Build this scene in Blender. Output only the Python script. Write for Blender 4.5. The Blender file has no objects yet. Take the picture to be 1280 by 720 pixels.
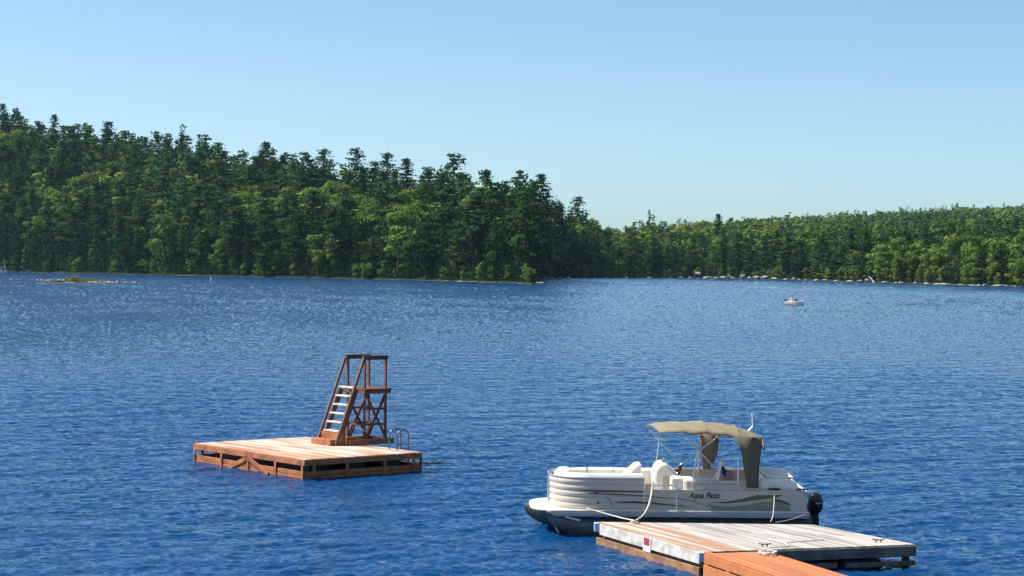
import bpy, math, random
import numpy as np
from mathutils import Vector, Matrix

random.seed(11)
rng = np.random.default_rng(11)
S = bpy.context.scene
COL = S.collection
R = math.radians

# ------------------------------------------------------------------ camera, world, sun, exposure
F, CAMZ = 2500.0, 6.4                      # focal length in pixels of a 1280-wide frame, eye height above the water
ROLL, PITCH = math.atan(0.00873), math.atan(29 / 2500)
cam = bpy.data.cameras.new('camera')
cam.sensor_width = 36.0
cam.lens = 36.0 * F / 1280
cam.clip_start, cam.clip_end = 0.5, 20000
camo = bpy.data.objects.new('camera', cam)
COL.objects.link(camo)
S.camera = camo
fw = Vector((0, math.cos(PITCH), -math.sin(PITCH)))
up0 = Vector((0, math.sin(PITCH), math.cos(PITCH)))
x0 = Vector((1, 0, 0))
cr = x0 * math.cos(ROLL) + up0 * math.sin(ROLL)
cu = -x0 * math.sin(ROLL) + up0 * math.cos(ROLL)
m = Matrix((cr, cu, -fw)).transposed().to_4x4()
m.translation = (0, 0, CAMZ)
camo.matrix_world = m

SUN_AZ = Vector((-0.97, 0.17)).normalized()
SUN_EL = R(53)
world = bpy.data.worlds.new('World')
S.world = world
world.use_nodes = True
nt = world.node_tree
bg = nt.nodes['Background']
sky = nt.nodes.new('ShaderNodeTexSky')
sky.sky_type = 'NISHITA'
sky.sun_disc = False
sky.sun_elevation = SUN_EL
sky.sun_rotation = math.atan2(SUN_AZ.x, SUN_AZ.y)
sky.air_density, sky.dust_density, sky.ozone_density = 0.5, 1.0, 1.0
wb = nt.nodes.new('ShaderNodeMixRGB')       # the phone's cool white balance
wb.blend_type = 'MULTIPLY'
wb.inputs[0].default_value = 1
wb.inputs[2].default_value = (0.95, 1.08, 0.99, 1)
nt.links.new(sky.outputs[0], wb.inputs[1])
nt.links.new(wb.outputs[0], bg.inputs[0])
bg.inputs[1].default_value = 0.104
sun = bpy.data.lights.new('sun', 'SUN')
sun.energy, sun.angle, sun.color = 5.0, R(0.53), (1.0, 0.95, 0.87)
suno = bpy.data.objects.new('sun', sun)
COL.objects.link(suno)
sd = Vector((SUN_AZ.x * math.cos(SUN_EL), SUN_AZ.y * math.cos(SUN_EL), math.sin(SUN_EL)))
suno.rotation_euler = sd.to_track_quat('Z', 'Y').to_euler()
suno.location = (-60, 40, 80)
S.view_settings.view_transform = 'Standard'
S.view_settings.look = 'None'
S.view_settings.exposure = 0.82
S.view_settings.gamma = 1.0
S.cycles.max_bounces = 6
S.cycles.transparent_max_bounces = 8
S.cycles.volume_bounces = 0
S.cycles.use_denoising = True
S.cycles.sample_clamp_direct = 6
S.cycles.sample_clamp_indirect = 4


def ray(u, v):
    return cr * ((u - 640) / F) - cu * ((v - 360) / F) + fw


def P(u, v, z=0.0):                        # the point at height z seen at pixel u, v of the 1280x720 photograph
    r = ray(u, v)
    return Vector((0, 0, CAMZ)) + r * ((z - CAMZ) / r.z)


def PY(u, v, y):                           # the point at distance y
    r = ray(u, v)
    return Vector((0, 0, CAMZ)) + r * (y / r.y)


CM = np.array([cr, cu, fw])


def project(x, y, z):
    q = np.stack([np.asarray(x, float), np.asarray(y, float), np.asarray(z, float) - CAMZ])
    c = CM @ q.reshape(3, -1)
    return 640 + F * c[0] / c[2], 360 - F * c[1] / c[2]


# ------------------------------------------------------------------ materials
def new_mat(name):
    m = bpy.data.materials.new(name)
    m.use_nodes = True
    n = m.node_tree
    return m, n, n.nodes['Principled BSDF']


def mat(name, col, rough=0.6, var=0.15, scale=6.0, metal=0.0, bump=0.0, col2=None, stretch=(1, 1, 1), rot=0.0, detail=6, tint=False, lo=0.35, hi=0.65):
    m, n, b = new_mat(name)
    L = n.links
    tc = n.nodes.new('ShaderNodeTexCoord')
    mp = n.nodes.new('ShaderNodeMapping')
    mp.vector_type = 'TEXTURE'
    mp.inputs['Rotation'].default_value = (0, 0, rot)
    mp.inputs['Scale'].default_value = stretch
    nz = n.nodes.new('ShaderNodeTexNoise')
    nz.inputs['Scale'].default_value = scale
    nz.inputs['Detail'].default_value = detail
    rmp = n.nodes.new('ShaderNodeValToRGB')
    c2 = col2 or tuple(c * (1 - var) for c in col)
    rmp.color_ramp.elements[0].position, rmp.color_ramp.elements[1].position = lo, hi
    rmp.color_ramp.elements[0].color = (*c2, 1)
    rmp.color_ramp.elements[1].color = (*col, 1)
    L.new(tc.outputs['Object'], mp.inputs[0])
    L.new(mp.outputs[0], nz.inputs['Vector'])
    out = rmp.outputs[0]
    L.new(nz.outputs['Fac'], rmp.inputs[0])
    if tint:                               # a value per board (paint worn differently from board to board)
        at = n.nodes.new('ShaderNodeAttribute')
        at.attribute_name = 'tint'
        ad = n.nodes.new('ShaderNodeMath')
        ad.operation = 'ADD'
        L.new(nz.outputs['Fac'], ad.inputs[0])
        L.new(at.outputs['Fac'], ad.inputs[1])
        L.new(ad.outputs[0], rmp.inputs[0])
    L.new(out, b.inputs['Base Color'])
    b.inputs['Roughness'].default_value = rough
    b.inputs['Metallic'].default_value = metal
    if bump:
        bp = n.nodes.new('ShaderNodeBump')
        bp.inputs['Strength'].default_value = bump
        bp.inputs['Distance'].default_value = 0.02
        L.new(nz.outputs['Fac'], bp.inputs['Height'])
        L.new(bp.outputs[0], b.inputs['Normal'])
    return m


def foliage_mat(name, dark, light, trans=0.16):
    m, n, b = new_mat(name)
    L = n.links
    n.nodes.remove(b)
    at = n.nodes.new('ShaderNodeAttribute')
    at.attribute_name = 'tint'
    oi = n.nodes.new('ShaderNodeObjectInfo')
    ad = n.nodes.new('ShaderNodeMath')
    ad.operation = 'MULTIPLY_ADD'
    ad.inputs[1].default_value = 0.6
    L.new(oi.outputs['Random'], ad.inputs[0])
    L.new(at.outputs['Fac'], ad.inputs[2])
    rmp = n.nodes.new('ShaderNodeValToRGB')
    rmp.color_ramp.elements[0].color = (*dark, 1)
    rmp.color_ramp.elements[1].color = (*light, 1)
    L.new(ad.outputs[0], rmp.inputs[0])
    d = n.nodes.new('ShaderNodeBsdfDiffuse')
    t = n.nodes.new('ShaderNodeBsdfTranslucent')
    mx = n.nodes.new('ShaderNodeMixShader')
    mx.inputs[0].default_value = trans
    L.new(rmp.outputs[0], d.inputs[0])
    L.new(rmp.outputs[0], t.inputs[0])
    L.new(d.outputs[0], mx.inputs[1])
    L.new(t.outputs[0], mx.inputs[2])
    L.new(mx.outputs[0], n.nodes['Material Output'].inputs[0])
    return m


M = {}
M['pine'] = foliage_mat('pine_needles', (0.006, 0.018, 0.010), (0.044, 0.094, 0.024))
M['spruce'] = foliage_mat('spruce_needles', (0.004, 0.012, 0.009), (0.018, 0.046, 0.020))
M['broad'] = foliage_mat('broad_leaves', (0.028, 0.066, 0.018), (0.150, 0.222, 0.040), 0.22)
M['bark'] = mat('bark', (0.10, 0.075, 0.055), 0.9, 0.5, 3)
M['grass'] = foliage_mat('islet_grass', (0.13, 0.14, 0.045), (0.28, 0.26, 0.10), 0.3)
M['rock'] = mat('pale_granite', (0.38, 0.345, 0.31), 0.85, 0.5, 1.2, bump=0.4)
M['rock_dark'] = mat('dark_granite', (0.23, 0.20, 0.18), 0.85, 0.5, 1.2, bump=0.4)
M['soil'] = mat('gravel_soil', (0.19, 0.165, 0.115), 0.95, 0.4, 0.8)
M['stain'] = mat('brown_stained_wood', (0.19, 0.068, 0.036), 0.7, 0.5, 5, bump=0.15)
M['stain_dark'] = mat('dark_stained_wood', (0.125, 0.046, 0.03), 0.7, 0.4, 5, bump=0.15)
M['raft_side'] = mat('raft_side_wood', (0.42, 0.150, 0.058), 0.75, 0.5, 4, bump=0.15)
M['orange'] = mat('orange_stained_wood', (0.50, 0.165, 0.055), 0.7, 0.25, 4, bump=0.15)
M['wet_wood'] = mat('algae_dark_wet_wood', (0.15, 0.075, 0.04), 0.4, 0.6, 5)
M['orange_deck'] = mat('worn_orange_deck', (0.50, 0.185, 0.07), 0.75, 0, 2.5, col2=(0.34, 0.11, 0.042), tint=True, stretch=(6, .6, 1), lo=.3, hi=.65, bump=.15)
M['white_wood'] = mat('white_painted_wood', (0.60, 0.565, 0.52), 0.6, 0.4, 5)
M['beam'] = mat('wet_brown_beam', (0.33, 0.17, 0.08), 0.7, 0.5, 4)
M['grey_dark'] = mat('dark_weathered_wood', (0.16, 0.14, 0.12), 0.85, 0.5, 4)
M['float'] = mat('black_float', (0.02, 0.02, 0.025), 0.6, 0.4, 3)
M['bumper'] = mat('pale_blue_bumper', (0.40, 0.58, 0.78), 0.5, 0.15, 5)
M['red'] = mat('red_paint', (0.36, 0.03, 0.05), 0.5, 0.2, 8)
M['white'] = mat('white_paint', (0.82, 0.81, 0.79), 0.4, 0.08, 5)
M['gel'] = mat('white_gelcoat', (0.80, 0.77, 0.73), 0.3, 0.07, 2)
M['panel'] = mat('ivory_panel', (0.54, 0.48, 0.415), 0.35, 0.08, 2)
M['vinyl'] = mat('ivory_vinyl', (0.80, 0.76, 0.69), 0.5, 0.1, 4)
M['tan'] = mat('tan_vinyl', (0.52, 0.43, 0.30), 0.55, 0.12, 4)
M['alu'] = mat('brushed_aluminium', (0.66, 0.66, 0.66), 0.35, 0.12, 6, metal=0.7)
M['pontoon'] = mat('dark_pontoon', (0.115, 0.125, 0.13), 0.35, 0.3, 2, metal=0.2)
M['rub'] = mat('grey_rub_rail', (0.42, 0.41, 0.41), 0.45, 0.12, 4)
M['black'] = mat('black_gloss', (0.012, 0.012, 0.014), 0.25, 0.3, 4)
M['charcoal'] = mat('charcoal_decal', (0.03, 0.03, 0.03), 0.4, 0.2, 5)
M['olive'] = mat('olive_decal', (0.10, 0.10, 0.06), 0.4, 0.2, 5)
M['taupe'] = mat('taupe_decal', (0.27, 0.23, 0.19), 0.4, 0.15, 5)
M['rope'] = mat('pale_rope', (0.72, 0.66, 0.58), 0.9, 0.25, 40)
M['flag_red'] = mat('flag_red', (0.38, 0.02, 0.03), 0.8, 0.1, 6)
M['flag_white'] = mat('flag_white', (0.6, 0.58, 0.57), 0.8, 0.1, 6)
M['flag_blue'] = mat('flag_blue', (0.02, 0.03, 0.13), 0.8, 0.1, 6)
M['skin'] = mat('skin', (0.55, 0.33, 0.24), 0.6, 0.1, 8)
M['shirt'] = mat('pale_shirt', (0.62, 0.68, 0.80), 0.8, 0.1, 8)
M['hair'] = mat('dark_hair', (0.05, 0.035, 0.025), 0.7, 0.2, 8)
M['glass'] = mat('smoked_glass', (0.05, 0.07, 0.09), 0.1, 0.1, 3)
M['hull_stripe'] = mat('rust_stripe', (0.34, 0.15, 0.09), 0.4, 0.2, 5)
A_ANG = math.atan2(-0.755, 0.656)
M['raft_deck'] = mat('worn_raft_deck', (0.50, 0.43, 0.36), 0.8, 0, 2.2, col2=(0.34, 0.165, 0.085), stretch=(5, 0.8, 1), rot=A_ANG, tint=True, bump=0.2, lo=0.38, hi=0.62)
M['dock_deck'] = mat('weathered_dock_deck', (0.41, 0.38, 0.355), 0.85, 0, 3.0, col2=(0.18, 0.167, 0.152), stretch=(7, 0.5, 1), rot=R(-66), tint=True, bump=0.2, lo=0.25, hi=0.6)
M['dock_paint'] = mat('worn_brown_dock_paint', (0.47, 0.41, 0.36), 0.8, 0, 2.0, col2=(0.32, 0.19, 0.125), stretch=(6, 0.5, 1), rot=R(-66), tint=True, bump=0.2, lo=0.42, hi=0.62)


def canvas_mat(name, col, trans):
    m, n, b = new_mat(name)
    nz = n.nodes.new('ShaderNodeTexNoise')
    nz.inputs['Scale'].default_value = 3
    hs = n.nodes.new('ShaderNodeMixRGB')
    hs.inputs[1].default_value = (*col, 1)
    hs.inputs[2].default_value = (*[c * 0.85 for c in col], 1)
    n.links.new(nz.outputs['Fac'], hs.inputs[0])
    t = n.nodes.new('ShaderNodeBsdfTranslucent')
    mx = n.nodes.new('ShaderNodeMixShader')
    mx.inputs[0].default_value = trans
    n.links.new(hs.outputs[0], b.inputs['Base Color'])
    n.links.new(hs.outputs[0], t.inputs[0])
    b.inputs['Roughness'].default_value = 0.9
    n.links.new(b.outputs[0], mx.inputs[1])
    n.links.new(t.outputs[0], mx.inputs[2])
    n.links.new(mx.outputs[0], n.nodes['Material Output'].inputs[0])
    return m


M['canvas'] = canvas_mat('olive_tan_canvas', (0.225, 0.195, 0.125), 0.08)
M['sunlit_canvas'] = canvas_mat('tan_canvas_sunlit', (0.36, 0.31, 0.23), 0.5)  # same canvas, sun glow on the far curtain put into a lighter colour
M['shaded_canvas'] = canvas_mat('olive_canvas_shaded', (0.105, 0.10, 0.066), 0.05)  # same canvas, darkened in colour for the shade on the near curtain


# ------------------------------------------------------------------ mesh helpers
class MB:
    """Collects simple solids; build() links them as one mesh object."""

    def __init__(self):
        self.v, self.f, self.t, self.mi = [], [], [], []

    def add(self, vs, fs, tint=0.0, mi=0):
        o = len(self.v)
        self.v += [tuple(p) for p in vs]
        self.t += [tint] * len(vs)
        self.f += [tuple(i + o for i in f) for f in fs]
        self.mi += [mi] * len(fs)
        return self

    def hexa(self, p, tint=0.0, mi=0):     # 8 points: bottom loop (ccw from above), top loop
        return self.add(p, [(3, 2, 1, 0), (4, 5, 6, 7), (0, 1, 5, 4), (1, 2, 6, 5), (2, 3, 7, 6), (3, 0, 4, 7)], tint, mi)

    def box(self, x0, x1, y0, y1, z0, z1, tint=0.0, mi=0):
        return self.hexa([(x0, y0, z0), (x1, y0, z0), (x1, y1, z0), (x0, y1, z0), (x0, y0, z1), (x1, y0, z1), (x1, y1, z1), (x0, y1, z1)], tint, mi)

    def bar(self, a, b, w, h, up=(0, 0, 1), tint=0.0, mi=0):
        a, b = Vector(a), Vector(b)
        d = (b - a).normalized()
        u = Vector(up)
        s = d.cross(u)
        s = s.normalized() if s.length > 1e-4 else d.orthogonal().normalized()
        n = s.cross(d).normalized()
        s, n = s * w / 2, n * h / 2
        return self.hexa([a - s - n, a + s - n, b + s - n, b - s - n, a - s + n, a + s + n, b + s + n, b - s + n], tint, mi)

    def tube(self, pts, r, n=8, mi=0):
        pts = [Vector(p) for p in pts]
        rs = r if isinstance(r, (list, tuple)) else [r] * len(pts)
        vs, fs = [], []
        ref = None
        for i, p in enumerate(pts):
            d = (pts[min(i + 1, len(pts) - 1)] - pts[max(i - 1, 0)]).normalized()
            if ref is None:
                ref = d.orthogonal().normalized()
            ref = (ref - d * ref.dot(d)).normalized()
            b = d.cross(ref)
            for k in range(n):
                a = 2 * math.pi * k / n
                vs.append(p + (ref * math.cos(a) + b * math.sin(a)) * rs[i])
        for i in range(len(pts) - 1):
            for k in range(n):
                fs.append((i * n + k, i * n + (k + 1) % n, (i + 1) * n + (k + 1) % n, (i + 1) * n + k))
        fs.append(tuple(range(n - 1, -1, -1)))
        e = (len(pts) - 1) * n
        fs.append(tuple(range(e, e + n)))
        return self.add(vs, fs, 0, mi)

    def prism(self, poly, vec, mi=0, tint=0.0):
        n = len(poly)
        vec = Vector(vec)
        vs = [Vector(p) for p in poly] + [Vector(p) + vec for p in poly]
        fs = [tuple(range(n - 1, -1, -1)), tuple(range(n, 2 * n))]
        fs += [(i, (i + 1) % n, (i + 1) % n + n, i + n) for i in range(n)]
        return self.add(vs, fs, tint, mi)

    def rings(self, rings, cap=True, mi=0):
        n = len(rings[0])
        vs = [p for r in rings for p in r]
        fs = []
        for i in range(len(rings) - 1):
            for k in range(n):
                fs.append((i * n + k, i * n + (k + 1) % n, (i + 1) * n + (k + 1) % n, (i + 1) * n + k))
        if cap:
            fs.append(tuple(range(n - 1, -1, -1)))
            e = (len(rings) - 1) * n
            fs.append(tuple(range(e, e + n)))
        return self.add(vs, fs, 0, mi)

    def grid(self, rows, mi=0, thick=None):
        nr, nc = len(rows), len(rows[0])
        vs = [p for r in rows for p in r]
        fs = [(i * nc + j, i * nc + j + 1, (i + 1) * nc + j + 1, (i + 1) * nc + j) for i in range(nr - 1) for j in range(nc - 1)]
        return self.add(vs, fs, 0, mi)

    def build(self, name, mats, parent=None, off=(0, 0, 0), smooth=False, bevel=0.0, solid=0.0, fix=True):
        me = bpy.data.meshes.new(name)
        off = Vector(off)
        me.from_pydata([Vector(p) - off for p in self.v], [], self.f)
        if any(self.t):
            a = me.attributes.new('tint', 'FLOAT', 'POINT')
            a.data.foreach_set('value', self.t)
        for mm in (mats if isinstance(mats, (list, tuple)) else [mats]):
            me.materials.append(M[mm] if isinstance(mm, str) else mm)
        if any(self.mi):
            me.polygons.foreach_set('material_index', self.mi)
        if fix:
            import bmesh
            bm = bmesh.new()
            bm.from_mesh(me)
            bmesh.ops.recalc_face_normals(bm, faces=bm.faces)
            bm.to_mesh(me)
            bm.free()
        if smooth:
            me.polygons.foreach_set('use_smooth', [True] * len(me.polygons))
            me.set_sharp_from_angle(angle=R(40))
        o = bpy.data.objects.new(name, me)
        COL.objects.link(o)
        if parent:
            o.parent = parent
        if solid:
            s = o.modifiers.new('solid', 'SOLIDIFY')
            s.thickness = solid
            s.offset = 0
        if bevel:
            b = o.modifiers.new('bevel', 'BEVEL')
            b.width = bevel
            b.segments = 2
            b.limit_method = 'ANGLE'
        return o


def tag(o, label=None, cat=None, group=None, kind=None):
    if label:
        o['label'] = label
    if cat:
        o['category'] = cat
    if group:
        o['group'] = group
    if kind:
        o['kind'] = kind
    return o


def thing(name, label, cat, loc=(0, 0, 0), rz=0, group=None):
    o = bpy.data.objects.new(name, None)
    o.empty_display_size = 0.3
    COL.objects.link(o)
    o.location, o.rotation_euler = loc, (0, 0, rz)
    return tag(o, label, cat, group)


def np_mesh(name, verts, faces, material=None, tint=None, smooth=False):
    """verts (n,3); faces (k,4) quads."""
    me = bpy.data.meshes.new(name)
    verts = np.ascontiguousarray(verts, np.float32)
    faces = np.ascontiguousarray(faces, np.int32)
    k, c = faces.shape
    me.vertices.add(len(verts))
    me.vertices.foreach_set('co', verts.ravel())
    me.loops.add(k * c)
    me.loops.foreach_set('vertex_index', faces.ravel())
    me.polygons.add(k)
    me.polygons.foreach_set('loop_start', np.arange(0, k * c, c, dtype=np.int32))
    me.polygons.foreach_set('loop_total', np.full(k, c, np.int32))
    if smooth:
        me.polygons.foreach_set('use_smooth', np.ones(k, bool))
    if tint is not None:
        a = me.attributes.new('tint', 'FLOAT', 'POINT')
        a.data.foreach_set('value', np.ascontiguousarray(tint, np.float32))
    if material:
        me.materials.append(material)
    me.update()
    me.validate()
    return me


def link(name, me, parent=None):
    o = bpy.data.objects.new(name, me)
    COL.objects.link(o)
    o.parent = parent
    return o


def smoothnoise(x, y, seed=0, n=10, lo=1.0, hi=4.0):
    r = np.random.default_rng(seed)
    z = np.zeros_like(np.asarray(x, float))
    for _ in range(n):
        a = r.uniform(0, 2 * np.pi)
        k = r.uniform(lo, hi)
        z = z + np.sin(k * (x * np.cos(a) + y * np.sin(a)) + r.uniform(0, 6.28))
    return z / math.sqrt(n)


# ------------------------------------------------------------------ the lake
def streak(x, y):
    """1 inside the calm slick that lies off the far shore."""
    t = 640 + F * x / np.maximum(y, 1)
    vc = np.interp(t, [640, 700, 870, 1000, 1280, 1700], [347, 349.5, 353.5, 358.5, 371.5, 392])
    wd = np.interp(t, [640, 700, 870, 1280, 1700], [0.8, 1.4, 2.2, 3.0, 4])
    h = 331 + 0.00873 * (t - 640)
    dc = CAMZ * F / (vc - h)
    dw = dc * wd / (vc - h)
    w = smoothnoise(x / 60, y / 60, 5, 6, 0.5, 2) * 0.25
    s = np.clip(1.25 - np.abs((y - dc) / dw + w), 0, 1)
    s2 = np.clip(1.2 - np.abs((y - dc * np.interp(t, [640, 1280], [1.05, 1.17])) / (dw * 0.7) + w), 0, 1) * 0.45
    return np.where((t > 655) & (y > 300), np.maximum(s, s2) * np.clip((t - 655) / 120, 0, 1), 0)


def make_lake():
    rad = [30.0]
    while rad[-1] < 1500:
        rad.append(rad[-1] * (1 + float(np.interp(rad[-1], [70, 330], [0.0009, 0.0040]))))
    rad = np.array(rad)
    rad = np.concatenate([[0.5, 8, 16, 24], rad, [1700, 2000, 2500, 3200]])
    fine = np.concatenate([np.linspace(-0.62, -0.312, 150), np.linspace(-0.31, 0.31, 760), np.linspace(0.312, 0.62, 150)])
    coarse_l = np.linspace(-math.pi, -0.66, 50)
    coarse_r = np.linspace(0.66, math.pi, 50)
    th = np.concatenate([coarse_l, fine, coarse_r])
    rr, tt = np.meshgrid(rad, th, indexing='ij')
    x, y = rr * np.sin(tt), rr * np.cos(tt)
    cell_r = rr * np.interp(rr, [70, 330], [0.0009, 0.0040])
    z = np.zeros_like(x)
    r = np.random.default_rng(3)
    N = 54
    lam = np.exp(r.uniform(math.log(0.15), math.log(1.25), N))
    calm = 1 - np.clip(streak(x, y), 0, 1)
    wind = R(-68)                           # the direction the ripples run
    for i in range(N):
        a = wind + r.normal(0, 0.75)
        k = 2 * np.pi / lam[i]
        slope = 0.19 * math.sqrt(2.0 / N) * (1.1 if lam[i] < 0.6 else 0.85)
        amp = slope / k
        fade = np.clip((lam[i] / cell_r - 2.6) / 2.0, 0, 1)
        ph = k * (x * np.cos(a) + y * np.sin(a)) + r.uniform(0, 6.28)
        s = np.sin(ph)
        z += (amp * fade + (1 - fade) * slope * cell_r * 0.17 * calm) * (s + 0.3 * np.cos(2 * ph))
    gust = 1.0 + 0.24 * smoothnoise(x / 16, y / 40, 8, 8, 0.5, 1.6) + 0.2 * smoothnoise(x / 5, y / 9, 18, 8, 0.5, 1.6)
    z *= np.clip(gust, 0.4, 1.6)
    z = z * np.clip((0.61 - np.abs(tt)) / 0.15, 0, 1) * np.clip((rr - 26) / 6, 0, 1)
    nrr, ntt = x.shape
    idx = np.arange(nrr * ntt).reshape(nrr, ntt)
    q = np.stack([idx[:-1, :-1], idx[:-1, 1:], idx[1:, 1:], idx[1:, :-1]], -1).reshape(-1, 4)[:, ::-1]
    w = np.stack([x, y, z], -1).reshape(-1, 3)
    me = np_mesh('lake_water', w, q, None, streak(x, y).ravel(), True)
    mt, n, b = new_mat('lake_water')
    L = n.links
    b.inputs['IOR'].default_value = 1.333
    at = n.nodes.new('ShaderNodeAttribute')
    at.attribute_name = 'tint'
    sky_sheen = n.nodes.new('ShaderNodeMixRGB')            # pale sky sheen on the slick, painted into the water colour
    sky_sheen.inputs[1].default_value = (0.002, 0.042, 0.138, 1)
    sky_sheen.inputs[2].default_value = (0.13, 0.34, 0.62, 1)
    L.new(at.outputs['Fac'], sky_sheen.inputs[0])
    L.new(sky_sheen.outputs[0], b.inputs['Base Color'])
    tc = n.nodes.new('ShaderNodeTexCoord')
    mp = n.nodes.new('ShaderNodeMapping')
    mp.vector_type = 'TEXTURE'
    mp.inputs['Rotation'].default_value = (0, 0, R(12))
    mp.inputs['Scale'].default_value = (1.9, 1.0, 1)
    L.new(tc.outputs['Object'], mp.inputs[0])
    n1 = n.nodes.new('ShaderNodeTexNoise')
    n1.inputs['Scale'].default_value = 6.5
    n1.inputs['Detail'].default_value = 5
    n1.inputs['Roughness'].default_value = 0.6
    n2 = n.nodes.new('ShaderNodeTexNoise')
    n2.inputs['Scale'].default_value = 0.5
    n2.inputs['Detail'].default_value = 4
    L.new(mp.outputs[0], n1.inputs['Vector'])
    L.new(mp.outputs[0], n2.inputs['Vector'])
    st = n.nodes.new('ShaderNodeMath')
    st.operation = 'MULTIPLY_ADD'
    st.inputs[1].default_value = -0.66
    st.inputs[2].default_value = 0.95
    L.new(at.outputs['Fac'], st.inputs[0])
    b1 = n.nodes.new('ShaderNodeBump')
    b1.inputs['Distance'].default_value = 0.06
    b2 = n.nodes.new('ShaderNodeBump')
    b2.inputs['Distance'].default_value = 0.8
    L.new(st.outputs[0], b1.inputs['Strength'])
    L.new(st.outputs[0], b2.inputs['Strength'])
    L.new(n1.outputs['Fac'], b1.inputs['Height'])
    L.new(n2.outputs['Fac'], b2.inputs['Height'])
    L.new(b2.outputs[0], b1.inputs['Normal'])
    L.new(b1.outputs[0], b.inputs['Normal'])
    ro = n.nodes.new('ShaderNodeMath')
    ro.operation = 'MULTIPLY_ADD'
    ro.inputs[1].default_value = -0.03
    ro.inputs[2].default_value = 0.06
    L.new(at.outputs['Fac'], ro.inputs[0])
    L.new(ro.outputs[0], b.inputs['Roughness'])
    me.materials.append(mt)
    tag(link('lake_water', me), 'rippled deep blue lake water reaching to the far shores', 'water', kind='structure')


make_lake()

# ------------------------------------------------------------------ the land: one height field round the lake
SH_U = [-900, -300, 0, 150, 300, 500, 640, 667, 676, 760, 870, 950, 1080, 1280, 1600, 2200]
SH_D = [1500, 1300, 1096, 985, 889, 792, 696, 674, 985, 1050, 1103, 1046, 880, 714, 600, 550]
RG_U = [-900, -300, 0, 60, 150, 230, 330, 400, 450, 520, 580, 620, 668, 700, 750, 800, 880, 1000, 1150, 1280, 1600, 2200]
RG_D = [1800, 1500, 1400, 1380, 1330, 1270, 1180, 1120, 1080, 1000, 930, 890, 1000, 1080, 1230, 1450, 1900, 2250, 2400, 2500, 2500, 2500]
RG_V = [90, 110, 136, 155, 162, 180, 192, 203, 212, 216, 224, 236, 239, 250, 271, 271, 271, 268, 264, 258, 250, 240]


def shore(u):
    return np.interp(u, SH_U, SH_D) + 3.0 * np.sin(u / 9.0) + 2.0 * np.sin(u / 4.1 + 1)


def ground(x, y):
    u = 640 + F * x / y
    d = np.asarray(y, float)
    ds, dr = shore(u), np.interp(u, RG_U, RG_D)
    h = 331 + 0.00873 * (u - 640)
    zr = CAMZ + (h - np.interp(u, RG_U, RG_V)) / F * dr - np.interp(u, [600, 760, 1000, 1280], [27.5, 22, 16, 13])
    s = (d - ds) / (dr - ds)
    p = np.interp(u, [0, 660, 760, 1000, 1280], [1.12, 1.1, 1.05, 1.15, 1.2])
    z = np.where(s < 1, zr * np.clip(s, 1e-6, 1) ** p, zr * (1 - 0.25 * np.clip(s - 1, 0, 3)))
    z = z + smoothnoise(x / 45, y / 45, 2, 8, 0.5, 2) * np.clip(z / 12, 0, 1) * 1.4
    bank = np.clip((d - ds) / 2.5, -3, 1)
    return np.where(d < ds + 2.5, bank * 0.5, z + 0.5)


def make_land():
    us = np.concatenate([np.linspace(-900, -60, 60), np.arange(-57, 1340, 3), np.linspace(1345, 2200, 60)])
    k = np.concatenate([[-6, -2, 0, 1.2, 2.5, 4], np.arange(8, 420, 6), np.arange(430, 1000, 15), np.arange(1030, 2400, 45)])
    uu, kk = np.meshgrid(us, k, indexing='ij')
    y = shore(uu) + kk
    x = (uu - 640) / F * y
    z = ground(x, y)
    w = np.stack([x, y, z], -1).reshape(-1, 3)
    idx = np.arange(uu.size).reshape(uu.shape)
    q = np.stack([idx[:-1, :-1], idx[:-1, 1:], idx[1:, 1:], idx[1:, :-1]], -1).reshape(-1, 4)[:, ::-1]
    mt, n, b = new_mat('forest_floor')
    L = n.links
    ge = n.nodes.new('ShaderNodeNewGeometry')
    sp = n.nodes.new('ShaderNodeSeparateXYZ')
    L.new(ge.outputs['Position'], sp.inputs[0])
    nz = n.nodes.new('ShaderNodeTexNoise')
    nz.inputs['Scale'].default_value = 0.25
    nz.inputs['Detail'].default_value = 6
    ad = n.nodes.new('ShaderNodeMath')
    ad.operation = 'MULTIPLY_ADD'
    ad.inputs[1].default_value = 0.8
    L.new(nz.outputs['Fac'], ad.inputs[0])
    L.new(sp.outputs['Z'], ad.inputs[2])
    rp = n.nodes.new('ShaderNodeValToRGB')
    e = rp.color_ramp.elements
    e[0].position, e[0].color = 0.42, (0.095, 0.08, 0.062, 1)
    e[1].position, e[1].color = 0.65, (0.013, 0.019, 0.009, 1)
    L.new(ad.outputs[0], rp.inputs[0])
    L.new(rp.outputs[0], b.inputs['Base Color'])
    b.inputs['Roughness'].default_value = 1.0
    b.inputs['Specular IOR Level'].default_value = 0.03
    me = np_mesh('hills', w, q, mt, None, True)
    tag(link('hills', me), 'wooded headland and low hills across the lake', 'hill', kind='structure')
    # lake bed under everything
    bed = MB().box(-3300, 3300, -3300, 4200, -9, -8)
    mb = bed.build('lake_bed', 'soil')
    tag(mb, 'dark bed of the lake under the water', 'ground', kind='structure')


make_land()


# ------------------------------------------------------------------ trees
def quads(c, n, size, asp, r):
    """Leaf clumps: quads centred at c (k,3), normals n (k,3)."""
    k = len(c)
    n = n / (np.linalg.norm(n, axis=1, keepdims=True) + 1e-9)
    t = np.cross(n, r.normal(size=(k, 3)))
    t /= np.linalg.norm(t, axis=1, keepdims=True) + 1e-9
    b = np.cross(n, t)
    s = (size * r.uniform(0.6, 1.35, k))[:, None]
    t, b = t * s * 0.5, b * s * 0.5 * asp
    j = r.uniform(0.5, 1.2, (4, k, 1))
    v = np.stack([c - t * j[0], c - b * j[1], c + t * j[2], c + b * j[3]], 1)
    return v.reshape(-1, 3)


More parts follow.
